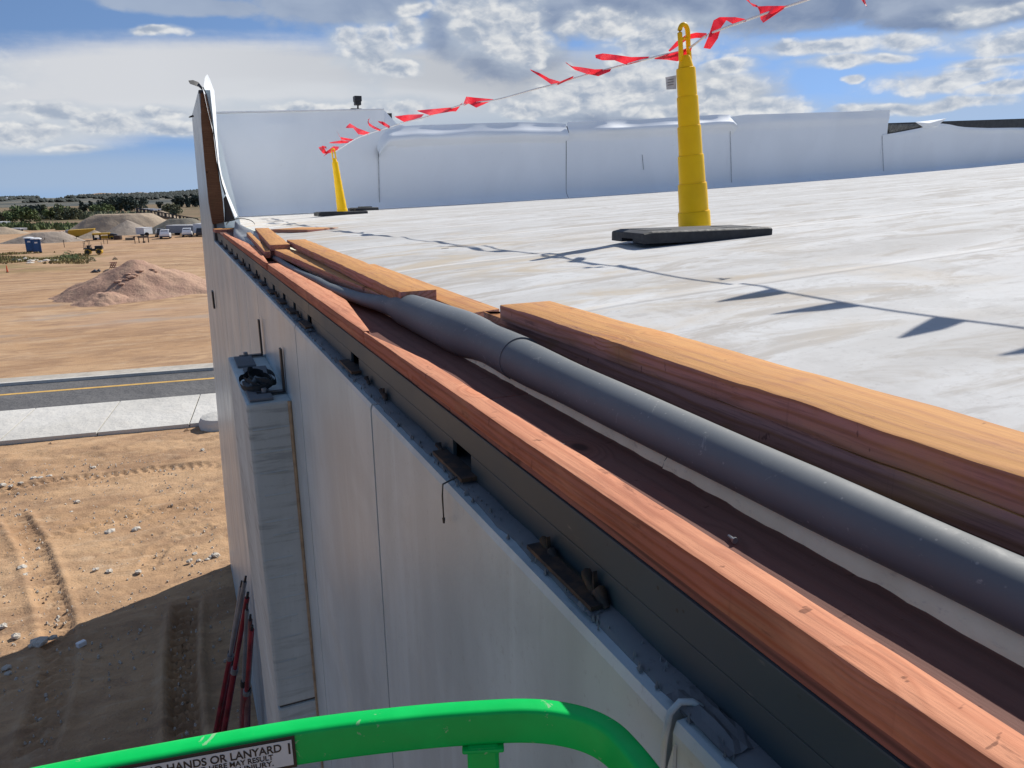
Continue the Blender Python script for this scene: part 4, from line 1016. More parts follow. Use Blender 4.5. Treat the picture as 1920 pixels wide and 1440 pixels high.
# ---- warning posts
def warning_post(base_px, top_px, H, label, group, second=False):
    B = on_roof(*base_px, lift=0.0)
    t = thing('warning_post', label, 'post', B, group)
    # axis leans as in the photo
    T = pY(*top_px, B.y); ax = (T-B); L = ax.length; ax.normalize()
    sx_ = Vector((1, 0, 0)); sx_ = (sx_-ax*sx_.dot(ax)).normalized(); sy_ = ax.cross(sx_)
    k = L/1.07
    prof = [(0.02, 0.088), (0.105, 0.087), (0.112, 0.084), (0.113, 0.080), (0.255, 0.078), (0.262, 0.0755), (0.263, 0.071), (0.405, 0.069), (0.411, 0.067), (0.412, 0.0635),
            (0.555, 0.062), (0.561, 0.060), (0.562, 0.057), (0.705, 0.0555), (0.711, 0.054), (0.712, 0.0515), (0.845, 0.050), (0.852, 0.048), (0.855, 0.040), (0.872, 0.036), (0.90, 0.030), (0.915, 0.022)]
    n = 28
    def ring(h, r): return [B+ax*h*k+(sx_*math.cos(2*math.pi*j/n)+sy_*math.sin(2*math.pi*j/n))*r*k for j in range(n)]
    # each stacked sleeve is a part
    groups = [(0, 4), (3, 7), (6, 10), (9, 13), (12, 16), (15, 22)]
    for a, b in groups:
        mb = MB(); rows = [ring(*q) for q in prof[a:b]]
        mb.add([p for r in rows for p in r], [(i*n+j, i*n+(j+1) % n, (i+1)*n+(j+1) % n, (i+1)*n+j) for i in range(len(rows)-1) for j in range(n)]+[tuple(range(n)), tuple((len(rows)-1)*n+j for j in reversed(range(n)))])
        mb.build('sleeve', YELLOW, t, smooth=True, autosmooth=28)
    lp = []
    for j in range(25):
        th = math.pi*(-0.36)+2*math.pi*(j/24)*0.86
        h = 1.005+0.062*math.sin(th); w = 0.032*math.cos(th)
        lp.append(B+(ax*h+sx_*w)*k)
    lp = [B+(ax*0.90+sx_*0.026)*k]+lp+[B+(ax*0.90-sx_*0.026)*k]
    # loop handle: two legs and an arch
    arch = [B+(ax*0.89+sx_*0.027)*k, B+(ax*0.96+sx_*0.024)*k]+[B+(ax*(1.025+0.038*math.sin(math.pi*j/10))+sx_*0.025*math.cos(math.pi*j/10))*k for j in range(11)]+[B+(ax*0.96-sx_*0.024)*k, B+(ax*0.89-sx_*0.027)*k]
    MB().tube(arch, 0.0145*k, 10, flat=0.8).build('loop_handle', YELLOW, t, smooth=True)
    for s in (-1, 1):
        c = B+(ax*0.995+sx_*0.012*s)*k
        MB().tube([c-sx_*0.006*k, c+sx_*0.006*k], 0.009*k, 8).build('handle_notch', YELLOW, t, smooth=True)
    return t, B, ax, sx_, k
def rubber_base(parent, c, ang, L, Wd, H, name='base'):
    ca, sa = math.cos(ang), math.sin(ang); f = lambda x, y, z: (c.x+x*ca-y*sa, c.y+x*sa+y*ca, c.z+z)
    mb = MB(); ch = 0.05; s = 0.05
    prof = [(-Wd/2, 0), (-0.06, 0), (-0.06, 0.02), (0.06, 0.02), (0.06, 0), (Wd/2, 0), (Wd/2, H*0.86), (Wd/2-0.010, H), (-Wd/2+0.010, H), (-Wd/2, H*0.86)]
    secs = [(-L/2, 0.84), (-L/2+0.05, 1.0), (L/2-0.02, 1.0), (L/2, 0.95)]
    rows = [[f(x, y, z*(k if z > 0.03 else 1)) for y, z in prof] for x, k in secs]
    m = len(prof)
    mb.add([p for r in rows for p in r], [(i*m+j, i*m+(j+1) % m, (i+1)*m+(j+1) % m, (i+1)*m+j) for i in range(3) for j in range(m)]+[tuple(range(m)), tuple(3*m+j for j in reversed(range(m)))])
    o = mb.build(name, RUBBER, parent, bevel=0.003)
    return o, f
t1, B1, ax1, sx1, k1 = warning_post((1303, 434), (1281, 43), 1.07, 'near yellow plastic warning post with loop top on a black rubber base', 'yellow warning posts')
pa, pb = on_roof(1207, 467), on_roof(1448, 441); dirn = (pb-pa); ang = math.atan2(dirn.y, dirn.x); Lb = dirn.xy.length
mid = (pa+pb)/2; nrm = Vector((-math.sin(ang), math.cos(ang), 0)); Wb = 0.36
cb = mid+nrm*(Wb/2); cb.z = roof_z(cb.x, cb.y)+0.004
o, f = rubber_base(t1, cb, ang, Lb, Wb, 0.062)
for s in (-1, 1):           # moulded recesses on the top
    MB().obox(f(s*Lb*0.32, 0.0, 0.0605), Lb*0.20, 0.16, 0.004, ang).build('base_pad', RUBBER, o, bevel=0.0015)
q = [pY(1248, 145, B1.y-0.01), pY(1268, 141, B1.y-0.01), pY(1268, 167, B1.y-0.01), pY(1250, 168, B1.y-0.01)]
lbl = MB().add(q+[v+Vector((0, 0.002, 0)) for v in q], [(0, 1, 2, 3), (7, 6, 5, 4), (0, 4, 5, 1), (1, 5, 6, 2), (2, 6, 7, 3), (3, 7, 4, 0)]).build('paper_tag', plain('grubby_paper', (0.58, 0.57, 0.55), 0.8, var=0.15, nscale=30), t1)
for k in range(3):
    a, b = pY(1252, 150+k*5, B1.y-0.012), pY(1263, 148+k*5, B1.y-0.012)
    MB().tube([a, b], 0.0012, 4).build('print_line', INK, lbl)
t2, B2, ax2, sx2, k2 = warning_post((643, 404), (624, 278), 1.07, 'far yellow plastic warning post wound with red flags by the low parapet', 'yellow warning posts')
pa, pb = on_roof(595, 414), on_roof(690, 405); dirn = pb-pa; ang2 = math.atan2(dirn.y, dirn.x)
ang2 = 0.12; cb2 = Vector((B2.x-0.02, B2.y+0.05, 0)); cb2.z = roof_z(cb2.x, cb2.y)+0.004
L2 = 0.84
rubber_base(t2, cb2, ang2, L2, 0.30, 0.065)
cc = cb2+Vector((0.42, 0.16, 0.066)); m = thing('rubber_base', 'spare black rubber base stacked on the far post base', 'rubber base', cc)
rubber_base(m, cc, ang2+0.15, 0.44, 0.28, 0.05, 'slab'); 
MB().obox((cc.x+0.03, cc.y, cc.z+0.051), 0.20, 0.14, 0.015, ang2+0.15).build('boss', RUBBER, m, bevel=0.006)

# ---- pennant rope
RX = 2.60
rope_px = [(628, 285), (640, 277), (672, 258), (716, 243), (760, 229), (800, 219), (868, 196), (930, 187), (1000, 168), (1040, 158), (1100, 140), (1180, 119), (1240, 104), (1288, 92), (1330, 64), (1399, 38), (1475, 12), (1512, 0)]
def rope_x(px): return 2.64 if px < 700 else RX
rope_pts = [pX(x, y, B2.x+(B1.x-0.10-B2.x)*min(1, max(0, (x-628)/(1288-628)))) for x, y in rope_px]
RXn = B1.x-0.10
end = rope_pts[-1]; d = (rope_pts[-1]-rope_pts[-3]).normalized()
extra = [Vector((RXn+0.02, 1.4, EYE+0.80)), Vector((RXn+0.06, 0.2, EYE+0.78)), Vector((RXn+0.1, -2.0, EYE+0.80))]
ext = []
y_end = end.y
for Y in (y_end-0.5, y_end-1.1, y_end-1.8, y_end-2.6):
    ext.append(Vector((RXn, Y, end.z+0.05*(y_end-Y)*0.5)))
tape = thing('pennant_rope', 'white cord hung with red triangular pennants between the yellow posts', 'pennant rope', tuple(rope_pts[0]))
P, Q = smooth_path(rope_pts+ext, [(1,)]*(len(rope_pts)+len(ext)), 5)
MB().tube(P, 0.0065, 7).build('cord', ROPE, tape, smooth=True)
def near_x(px): return B2.x+(RXn-B2.x)*min(1, max(0, (px-628)/(1288-628)))
def pennant(pairs, amp=0.03, seed=0):
    """cloth strip given by (upper, lower) edge points of the photo; it flutters off the plane of the rope"""
    rows = []; n = len(pairs); sub = []
    for i in range(n-1):
        for k in range(4):
            t = k/4; sub.append([((1-t)*a[0]+t*b[0], (1-t)*a[1]+t*b[1]) for a, b in zip(pairs[i], pairs[i+1])])
    sub.append(pairs[-1])
    for i, (a, b) in enumerate(sub):
        u = i/(len(sub)-1); off = amp*math.sin(u*5+seed)*math.sin(u*math.pi*0.9+0.1)
        row = []
        for v in (0, 0.5, 1):
            x, y = a[0]+(b[0]-a[0])*v, a[1]+(b[1]-a[1])*v
            row.append(pX(x, y, near_x((a[0]+b[0])/2)+off+0.012*math.sin(v*3+i)))
        rows.append(row)
    MB().grid(rows).build('pennant', FLAG, tape, smooth=True)
for i, pr in enumerate([
    [((994, 130), (996, 133)), ((1012, 137), (1018, 147)), ((1030, 147), (1036, 160)), ((1050, 153), (1047, 159)), ((1076, 142), (1074, 146))],
    [((1060, 116), (1062, 119)), ((1072, 124), (1078, 131)), ((1090, 126), (1098, 138)), ((1115, 130), (1122, 143)), ((1146, 129), (1144, 134))],
    [((1116, 103), (1117, 109)), ((1130, 100), (1129, 113)), ((1156, 103), (1152, 113)), ((1184, 107), (1176, 122)), ((1218, 106), (1212, 112))],
    [((1227, 109), (1228, 111)), ((1250, 102), (1250, 112)), ((1275, 96), (1270, 115)), ((1290, 89), (1286, 108)), ((1298, 87), (1296, 94))],
    [((1253, 95), (1256, 97)), ((1268, 78), (1272, 86)), ((1285, 66), (1289, 74)), ((1305, 61), (1306, 71)), ((1325, 62), (1324, 72))],
    [((1319, 90), (1332, 92)), ((1329, 66), (1346, 72)), ((1338, 38), (1352, 52)), ((1349, 32), (1362, 38)), ((1378, 32), (1376, 46)), ((1400, 36), (1399, 40))],
    [((1392, -6), (1400, -6)), ((1404, 4), (1412, 12)), ((1420, 10), (1422, 14))],
    [((1418, 12), (1424, 18)), ((1440, 11), (1426, 36)), ((1452, 11), (1431, 43)), ((1476, 11), (1474, 14))],
    [((1606, -8), (1614, -2)), ((1616, -4), (1620, 7)), ((1622, 0), (1626, 13))],
    [((868, 197), (871, 198)), ((874, 181), (878, 194)), ((892, 183), (893, 202)), ((925, 186), (922, 189))],
    [((782, 207), (784, 209)), ((815, 204), (806, 216)), ((850, 201), (846, 209)), ((858, 199), (855, 209)), ((868, 192), (866, 195))],
    [((740, 218), (742, 220)), ((765, 215), (758, 229)), ((795, 214), (790, 220))],
    [((708, 227), (711, 230)), ((718, 228), (722, 237)), ((731, 236), (730, 241))],
    [((694, 222), (690, 224)), ((689, 228), (692, 236)), ((700, 236), (702, 242)), ((715, 243), (713, 246))],
    [((648, 239), (650, 240)), ((656, 231), (662, 240)), ((670, 240), (672, 252)), ((694, 249), (690, 253))],
    [((631, 245), (632, 247)), ((638, 257), (640, 262)), ((663, 261), (660, 265))],
    [((617, 267), (620, 269)), ((640, 263), (640, 269)), ((656, 265), (652, 268))],
    [((597, 276), (600, 281)), ((606, 274), (606, 288)), ((612, 284), (614, 288)), ((625, 274), (626, 285)), ((636, 275), (634, 280))],
    [((607, 293), (606, 294)), ((614, 284), (616, 287)), ((622, 276), (624, 279))],
    [((600, 279), (603, 282)), ((604, 273), (609, 277)), ((612, 275), (612, 280))]]):
    pennant(pr, 0.03 if pr[0][0][0] > 800 else 0.05, i)
for k, Y in enumerate([2.40, 2.12, 1.82, 1.50, 1.15, 0.80, 0.42]):     # the row goes on overhead, past the frame
    z = end.z+0.05*(y_end-Y)*0.5-0.004; q = 0.03*math.sin(k*2.3)
    rows = [[(RXn, Y+0.044, z), (RXn, Y, z), (RXn, Y-0.044, z)], [(RXn-0.11, Y+0.03+q, z+0.012), (RXn-0.11, Y-0.01+q, z+0.004), (RXn-0.11, Y-0.04+q, z)], [(RXn-0.23, Y+0.005+q*2, z+0.01), (RXn-0.23, Y+q*2, z+0.008), (RXn-0.23, Y-0.005+q*2, z+0.006)]]
    MB().grid(rows).build('pennant', FLAG, tape, smooth=True)

# ---- flood light on the far parapet
b = pY(671, 207, YF+0.1); t = thing('flood_light', 'small black flood light on the tall white parapet at the back', 'light', b)
MB().box((b.x-0.16, b.y-0.10, b.z-0.02), (b.x+0.06, b.y+0.10, b.z+0.03)).build('foot', BLACKMETAL, t)
MB().tube([(b.x, b.y, b.z), (b.x+0.01, b.y, b.z+0.12), (b.x, b.y-0.02, b.z+0.2)], [0.02, 0.02, 0.018], 8).build('arm', BLACKMETAL, t)
MB().box((b.x-0.07, b.y-0.10, b.z+0.10), (b.x+0.06, b.y+0.04, b.z+0.20)).build('housing', BLACKMETAL, t, bevel=0.01)
MB().box((b.x-0.08, b.y-0.13, b.z+0.17), (b.x+0.07, b.y+0.05, b.z+0.28)).build('lens', BLACKMETAL, t, bevel=0.01)

# ---- things on the pilaster
c = Vector((0.30, 3.85, pzt)); t = thing('work_strap', 'dark crumpled webbing strap heaped on top of the concrete pilaster', 'strap', c)
m = MB()
for k in range(3):
    pth = [c+Vector((0.075*math.cos(a+k)*(1-0.12*k)+0.015*k, 0.17*math.sin(a*1.0+k*0.8), 0.016+0.014*k+0.006*math.sin(3*a))) for a in np.linspace(0, 5.2, 18)]
    rows = [[p+Vector((0, 0, 0.016)), p+Vector((0.004, 0.002, -0.010))] for p in pth]; m.grid(rows)
m.build('webbing', plain('dark_webbing', (0.022, 0.03, 0.035), 0.85, var=0.3, nscale=30), t, smooth=True)
MB().tube([c+Vector((-0.03, -0.10, 0.02)), c+Vector((0.0, -0.06, 0.045)), c+Vector((0.03, -0.09, 0.03)), c+Vector((0.05, -0.12, 0.015))], [0.012, 0.02, 0.016, 0.008], 8).build('buckle', plain('grey_cloth', (0.12, 0.14, 0.15), 0.8, var=0.3, nscale=30), t, smooth=True)
# screws left on the plywood
for k, (x, y) in enumerate([(1371, 1013), (1053, 837)]):
    p = pze(x, y, -0.396); mb = MB().tube([p+Vector((-0.001, -0.006, 0.003)), p+Vector((0.001, 0.006, 0.003))], [0.0022, 0.0018], 7); mb.tube([p+Vector((-0.001, -0.008, 0.003)), p+Vector((-0.001, -0.006, 0.003))], 0.004, 8)
    tag(mb.build('screw', GREYMETAL, loc=p, smooth=True, autosmooth=40), 'shiny screw lying on dark plywood '+('nearest the camera' if k == 0 else 'farther along, by the pale strip'), 'screw')
for k, (x, y, l) in enumerate([(750, 478, 0.10), (828, 467, 0.06), (1850, 480, 0.10)]):
    p = on_roof(x, y, 0.004); tag(MB().tube([p, p+Vector((l*0.8, 0.01, 0.002))], 0.003, 6).build('splinter', RUST, loc=p), ('brown splinter of wood lying on the white roof ' + ('near the lumber', 'left of the near post', 'far right')[k]), 'splinter')
p = on_roof(1237, 563, 0.004)

# ---- green guard rail of the lift platform
ZR = EYE-0.5
outer = [(-420, 1545), (40, 1439), (300, 1389), (560, 1344), (760, 1320), (900, 1309), (985, 1306), (1050, 1311), (1110, 1325), (1160, 1350), (1200, 1388), (1250, 1450), (1300, 1530), (1360, 1640), (1420, 1760)]
OP = [pz(x, y, ZR) for x, y in outer]; WR = 0.022; HR = 0.040
rail = thing('guard_rail', 'bright green square tube guard rail of the lift platform with warning decal', 'guard rail', tuple(OP[4]))
P, Q = smooth_path(OP, [(1,)]*len(OP), 8)
rows = []
for i, p in enumerate(P):
    d = (P[min(i+1, len(P)-1)]-P[max(i-1, 0)]).normalized(); s = Vector((d.y, -d.x, 0))   # to the inside (camera side)
    rr = 0.005; cs = []
    for cx, cz, a0 in ((rr, -rr, 90), (rr, -HR+rr, 180), (WR-rr, -HR+rr, 270), (WR-rr, -rr, 0)):
        for k in range(4):
            a = R(a0+30*k); cs.append(p+s*(cx+rr*math.cos(a))+Vector((0, 0, cz+rr*math.sin(a))))
    rows.append(cs)
m = len(rows[0]); mb = MB().add([p for r in rows for p in r], [(i*m+j, (i+1)*m+j, (i+1)*m+(j+1) % m, i*m+(j+1) % m) for i in range(len(rows)-1) for j in range(m)]+[tuple(range(m)), tuple((len(rows)-1)*m+j for j in range(m))])
mb.build('top_rail', GREEN, rail, smooth=True, autosmooth=50)
# upright below the rail
u = pz(895, 1330, ZR); d = (pz(960, 1307, ZR)-pz(860, 1312, ZR)).normalized(); s = Vector((d.y, -d.x, 0))
cu = u+s*0.004
cu = pz(903, 1309, ZR)+s*(WR/2)
MB().obox((cu.x, cu.y, ZR-1.05), 0.032, 0.030, 1.05-HR+0.002, math.atan2(d.y, d.x)).build('upright', GREEN, rail, bevel=0.004)
MB().obox((cu.x, cu.y, ZR-HR-0.004), 0.042, 0.033, 0.0045, math.atan2(d.y, d.x)).build('weld_bead', GREEN, rail, bevel=0.002)
e2 = pz(-300, 1515, ZR); MB().obox((e2.x, e2.y-0.03, ZR-1.05), 0.032, 0.030, 1.05-HR, math.atan2(d.y, d.x)).build('upright', GREEN, rail, bevel=0.004)
# decal on the inner face
def on_rail(x):        # point of the outer top edge under photo column x, with its inward normal
    best = min(range(len(P)), key=lambda i: abs(proj(P[i])[0]-x)); i = best
    d = (P[min(i+1, len(P)-1)]-P[max(i-1, 0)]).normalized(); return P[i], d, Vector((d.y, -d.x, 0))
def proj(p):
    v = Vector(p)-Vector((0, 0, EYE)); k = v.dot(CF); return 960+FPX*v.dot(CR)/k, 720-FPX*v.dot(CU)/k
# local frame of the straight run that carries the decal
a3, b3 = pz(300, 1389, ZR), pz(560, 1344, ZR); dd = (b3-a3).normalized(); ss = Vector((dd.y, -dd.x, 0))
E0 = pz(552, 1346, ZR)+ss*WR          # right end of the decal on the top inner edge
def dpt(l, h, o): return E0-dd*l-Vector((0, 0, h))+ss*o
def dquad(name, l0, l1, h0, h1, o, mat, parent):
    q = [dpt(l1, h1, o), dpt(l0, h1, o), dpt(l0, h0, o), dpt(l1, h0, o)]; e = ss*0.0003
    return MB().add([*q, *[p+e for p in q]], [(3, 2, 1, 0), (4, 5, 6, 7), (0, 1, 5, 4), (1, 2, 6, 5), (2, 3, 7, 6), (3, 0, 4, 7)]).build(name, mat, parent)
dec = dquad('decal_border', 0.0, 0.165, 0.0030, 0.0380, 0.0004, INK, rail)
dquad('decal_face', 0.0030, 0.162, 0.0065, 0.0345, 0.0009, DECAL_WHITE, dec)
def text(s, size, l_right, h_base, width=None):
    cu = bpy.data.curves.new('lettering', 'FONT'); cu.body = s; cu.size = size; cu.align_x = 'RIGHT'; cu.extrude = 0.0001; cu.offset = size*0.018
    o = bpy.data.objects.new('lettering', cu); COL.objects.link(o)
    dg = bpy.context.evaluated_depsgraph_get(); me = bpy.data.meshes.new_from_object(o.evaluated_get(dg)); bpy.data.objects.remove(o)
    if width:
        xs = [v.co.x for v in me.vertices]; k = width/(max(xs)-min(xs))
        for v in me.vertices: v.co.x *= k
    me.name = 'lettering'; me.materials.clear(); me.materials.append(INK)
    o = bpy.data.objects.new('lettering', me); COL.objects.link(o); o.parent = dec
    off = Vector((0, 0, 0)); q = dec
    while q is not None: off += q.location; q = q.parent
    o.location = dpt(l_right, h_base, 0.0015)-off
    o.rotation_euler = Matrix((dd, Vector((0, 0, 1)), ss)).transposed().to_euler()
text('NO HANDS OR LANYARD', 0.0118, 0.0125, 0.0172, 0.121)
text('HAND HERE MAY RESULT', 0.0078, 0.021, 0.0243, 0.080)
text('IN INJURY.', 0.0078, 0.021, 0.0312, 0.037)
dquad('print_block', 0.0048, 0.0066, 0.0095, 0.0215, 0.0013, INK, dec)

# ---- red braces leaning on the wall
braces = {True: [], False: []}
for k in range(10):
    left = k < 5
    tx = random.uniform(0, 1)
    if left: top = pX(452+random.uniform(-2, 12), 1090+random.uniform(0, 45), 0.36); bot = gz(398+random.uniform(-2, 34), 1425+random.uniform(-30, 20))
    else: top = pX(464+random.uniform(-2, 14), 1135+random.uniform(0, 60), 0.34); bot = gz(444+random.uniform(-6, 38), 1440+random.uniform(-20, 30))
    bot.x = min(bot.x, 0.30)
    r = random.uniform(0.030, 0.042); mt = REDPIPE if left or k % 2 else REDDUSTY
    t = thing('wall_brace', ('dark red steel brace in the left bunch leaning on the wall' if left else 'dusty red steel brace in the right bunch leaning on the wall'), 'brace', tuple(bot), 'red braces leaning on the wall'); braces[left].append((top.y+bot.y, t))
    bot.z = 0.02
    dv = (top-bot).normalized()
    MB().tube([bot, bot+(top-bot)*0.62], r, 12).build('outer_tube', mt, t, smooth=True, autosmooth=50)
    MB().tube([bot+(top-bot)*0.60, top], r*0.78, 12).build('inner_tube', mt if k % 3 else GREYMETAL, t, smooth=True, autosmooth=50)
    c = bot+(top-bot)*0.61; MB().tube([c-dv*0.05, c+dv*0.05], r*1.25, 12).build('collar', GREYMETAL if k % 2 else BLACKMETAL, t, smooth=True, autosmooth=50)
    MB().tube([top-dv*0.01, top+dv*0.10], [r*0.5, r*0.4], 8).build('hook', BLACKMETAL, t, smooth=True, autosmooth=50)

for left, l in braces.items():
    l.sort(key=lambda q: proj(q[1].location)[0])
    for n, (_, t) in enumerate(l):
        t['label'] = ('dark red steel brace leaning on the wall, ' if left else 'dusty red steel brace leaning on the wall, ')+('first', 'second', 'third', 'fourth', 'fifth')[n]+' from the left of the '+('left' if left else 'right')+' bunch'

# ================================================================== FAR SITE
def heap(name, label, mat, cx, by, wpx, px, py, seed, depthf=0.9, flat=0.0, cat='heap', group=None, sharp=1.0, n=46, rag=1.0):
    """heap seen with base centre at photo (cx, by), width wpx, peak at (px, py). flat: share of a flat crest."""
    c = gz(cx, by); D = depth(c); a = wpx/2*D/FPX; b = a*depthf; c2 = c+Vector((0, b*0.75, 0)); D2 = depth(c2)
    r = ray(px, py); tt = c2.y/r.y; top = EYE+r.z*tt; H = max(0.4, top); pxo = r.x*tt-c2.x
    rows = []
    for i in range(n+1):
        v = -1+2*i/n; row = []
        for j in range(n+1):
            u = -1+2*j/n
            us = u-(pxo/a)*max(0, 1-math.hypot(u, v))
            q = math.hypot(us, v); q += 0.10*rag*mnoise.noise(Vector((u*2.2, v*2.2, seed)))+0.04*rag*mnoise.noise(Vector((u*6, v*6, seed)))
            h = max(0.0, 1-q); h = min(1.0, h/(1-flat)) if flat else h**sharp
            h = h*(1+0.05*rag*mnoise.noise(Vector((u*7, v*7, seed+5))))+0.018*rag*mnoise.noise(Vector((u*14, v*14, seed+8)))*min(1, h*6)
            row.append((c2.x+u*a*1.12, c2.y+v*b*1.12, H*h-0.12 if h > 0 else -0.12))
        rows.append(row)
    return tag(MB().grid(rows).build(name, mat, loc=(c2.x, c2.y, 0), smooth=True), label, cat, group)
PINK = mat_heap('pink_fill', (0.40, 0.25, 0.185), (0.47, 0.31, 0.22), (0.35, 0.215, 0.16), 1.0)
GRAV = mat_heap('grey_gravel', (0.30, 0.25, 0.205), (0.37, 0.31, 0.255), (0.25, 0.205, 0.17), 0.5)
TANG = mat_heap('tan_gravel', (0.36, 0.285, 0.21), (0.43, 0.345, 0.255), (0.30, 0.235, 0.175), 0.35)
DARKG = mat_heap('dark_gravel', (0.20, 0.185, 0.15), (0.25, 0.225, 0.185), (0.15, 0.135, 0.11), 0.4)
BIGHEAP = heap('dirt_heap', 'large pinkish dirt heap in the middle of the bare site', PINK, 268, 562, 300, 258, 485, 3, 0.8, rag=1.5, flat=0.08)
heap('dirt_heap', 'low pink lobe of spilled dirt at the front left of the large heap', PINK, 190, 573, 110, 200, 545, 13, 0.9, rag=1.4, flat=0.25)
heap('dirt_heap', 'low pink lobe of spilled dirt at the right of the large heap', PINK, 330, 557, 110, 335, 530, 14, 0.9, rag=1.4, flat=0.25)
heap('gravel_heap', 'broad flat topped tan stockpile behind the parked vehicles', TANG, 235, 437, 195, 232, 400, 5, 0.45, flat=0.45, rag=0.6)
heap('gravel_heap', 'grey cone of gravel in front of the broad stockpile', GRAV, 243, 441, 96, 238, 411, 6, 0.9, rag=0.3)
heap('gravel_heap', 'rounded tan mound behind the conveyor', TANG, 305, 420, 90, 303, 394, 7, 0.6, rag=0.4)
heap('gravel_heap', 'dark gravel pile behind the long trailer at the wall', DARKG, 345, 438, 130, 338, 409, 8, 0.5, flat=0.3, rag=0.5)
heap('gravel_heap', 'long low grey gravel pile behind the portable toilets', GRAV, 78, 455, 130, 95, 434, 9, 0.5, flat=0.4, rag=0.6)
heap('gravel_heap', 'small tan pile beside the yellow hopper', TANG, 175, 447, 62, 176, 430, 10, 0.8, rag=0.5)
heap('dirt_heap', 'low tan bank of earth at the far left of the site', TANG, -20, 440, 120, -10, 425, 11, 0.4, flat=0.3, rag=0.5)

# trees
def crown_mesh(seed, mat, shape):
    rr = random.Random(seed); mb = MB()
    blobs = []
    for k in range(9 if shape != 'tall' else 7):
        if shape == 'tall': blobs.append((rr.uniform(-0.08, 0.08), rr.uniform(-0.08, 0.08), 0.12+0.125*k, rr.uniform(0.13, 0.2)*(1.2-0.10*k)))
        elif shape == 'wide': blobs.append((rr.uniform(-0.60, 0.60), rr.uniform(-0.4, 0.4), rr.uniform(0.18, 0.70), rr.uniform(0.22, 0.32)))
        else: blobs.append((rr.uniform(-0.36, 0.36), rr.uniform(-0.34, 0.34), rr.uniform(0.18, 0.76), rr.uniform(0.18, 0.28)))
    for k in range(1000):
        b = blobs[rr.randrange(len(blobs))]; d = Vector((rr.gauss(0, 1), rr.gauss(0, 1), rr.gauss(0, 1))).normalized()*b[3]*rr.uniform(0.5, 1.06)
        c = Vector((b[0], b[1], b[2]))+d; c.z = max(0.03, c.z); s = rr.uniform(0.035, 0.08)
        a = Vector((rr.gauss(0, 1), rr.gauss(0, 1), rr.gauss(0, 1))).normalized(); e = a.orthogonal().normalized(); g = a.cross(e)
        mb.add([c+e*s+g*s*0.2, c+g*s, c-e*s*0.9, c-g*s*0.8], [(0, 1, 2, 3)])
    return mb
def make_tree(shape, mat, seed, label):
    t = thing('tree', label, 'tree', (0, 0, -500))
    o = crown_mesh(seed, mat, shape)
    me = MB(); me.v = [(a, b, c-500) for a, b, c in o.v]; me.f = o.f; me.mi = o.mi
    me.build('crown', mat, t, fix=False)
    MB().tube([(0, 0, -500.02), (0.01, 0.01, -499.75), (0.02, -0.01, -499.5)], [0.04, 0.03, 0.015], 7).build('trunk', BARK, t)
    return t
TP = {'d0': make_tree('round', LEAF_DARK, 1, 'x'), 'd1': make_tree('tall', LEAF_DARK, 2, 'x'), 'd2': make_tree('wide', LEAF_DARK, 3, 'x'),
      'm0': make_tree('round', LEAF_MID, 4, 'x'), 'm1': make_tree('wide', LEAF_MID, 5, 'x'), 'p0': make_tree('round', LEAF_PALE, 6, 'x'), 'p1': make_tree('tall', LEAF_PALE, 7, 'x'), 'p2': make_tree('wide', LEAF_PALE, 8, 'x')}
TREES = [(8, 418, 22, 'p0'), (24, 419, 24, 'm0'), (42, 418, 32, 'm0'), (57, 416, 24, 'm1'), (55, 409, 24, 'd0'), (74, 409, 25, 'd0'), (86, 412, 26, 'p1'), (96, 413, 24, 'm0'), (110, 413, 28, 'p1'), (121, 412, 27, 'm0'), (133, 412, 24, 'p0'), (143, 411, 20, 'p0'),
         (154, 397, 19, 'd1'), (158, 399, 16, 'd0'), (172, 398, 20, 'd1'), (180, 402, 18, 'm0'), (192, 399, 24, 'd0'), (190, 403, 20, 'm1'), (206, 401, 18, 'm0'), (228, 396, 28, 'd0'), (241, 396, 27, 'd0'), (220, 395, 24, 'd0'), (262, 394, 23, 'd2'), (252, 395, 24, 'd0'),
         (298, 391, 13, 'd0'), (320, 402, 22, 'p0'), (331, 402, 18, 'p2'), (313, 399, 16, 'p0'), (331, 388, 16, 'd0'), (342, 388, 21, 'd0'), (352, 389, 20, 'd1'), (362, 388, 22, 'd0'), (374, 388, 22, 'd0'), (390, 390, 22, 'd0'), (-20, 418, 26, 'm0'), (-45, 417, 28, 'd0'), (-70, 416, 26, 'p0')]
desc = {'d0': 'dark green tree', 'd1': 'slim dark tree', 'd2': 'broad dark tree', 'm0': 'mid green tree', 'm1': 'broad light green tree', 'p0': 'pale grey green tree', 'p1': 'thin pale tree', 'p2': 'spreading pale willow'}
used = {}
for i, (x, y, h, k) in enumerate(TREES):
    g = gz(x, y); H = h*depth(g)/FPX*1.08
    zone = 'left of the portable toilets' if x < 50 else 'in the row beyond the yellow hopper' if x < 150 else 'behind the broad stockpile' if x < 290 else 'far off beside the wall'
    used.setdefault((k, zone), []).append((x, copy_thing(TP[k], g, random.uniform(0, 6), H, '', 'trees beyond the site')))
ORD = ['first', 'second', 'third', 'fourth', 'fifth', 'sixth', 'seventh', 'eighth', 'ninth']
for (k, zone), l in used.items():
    l.sort(key=lambda q: q[0])
    for n, (x, o) in enumerate(l):
        o['label'] = desc[k]+' '+zone+('' if len(l) == 1 else ', '+ORD[n]+' such from the left')
for t in TP.values():
    for c in list(t.children): bpy.data.objects.remove(c)
    bpy.data.objects.remove(t)
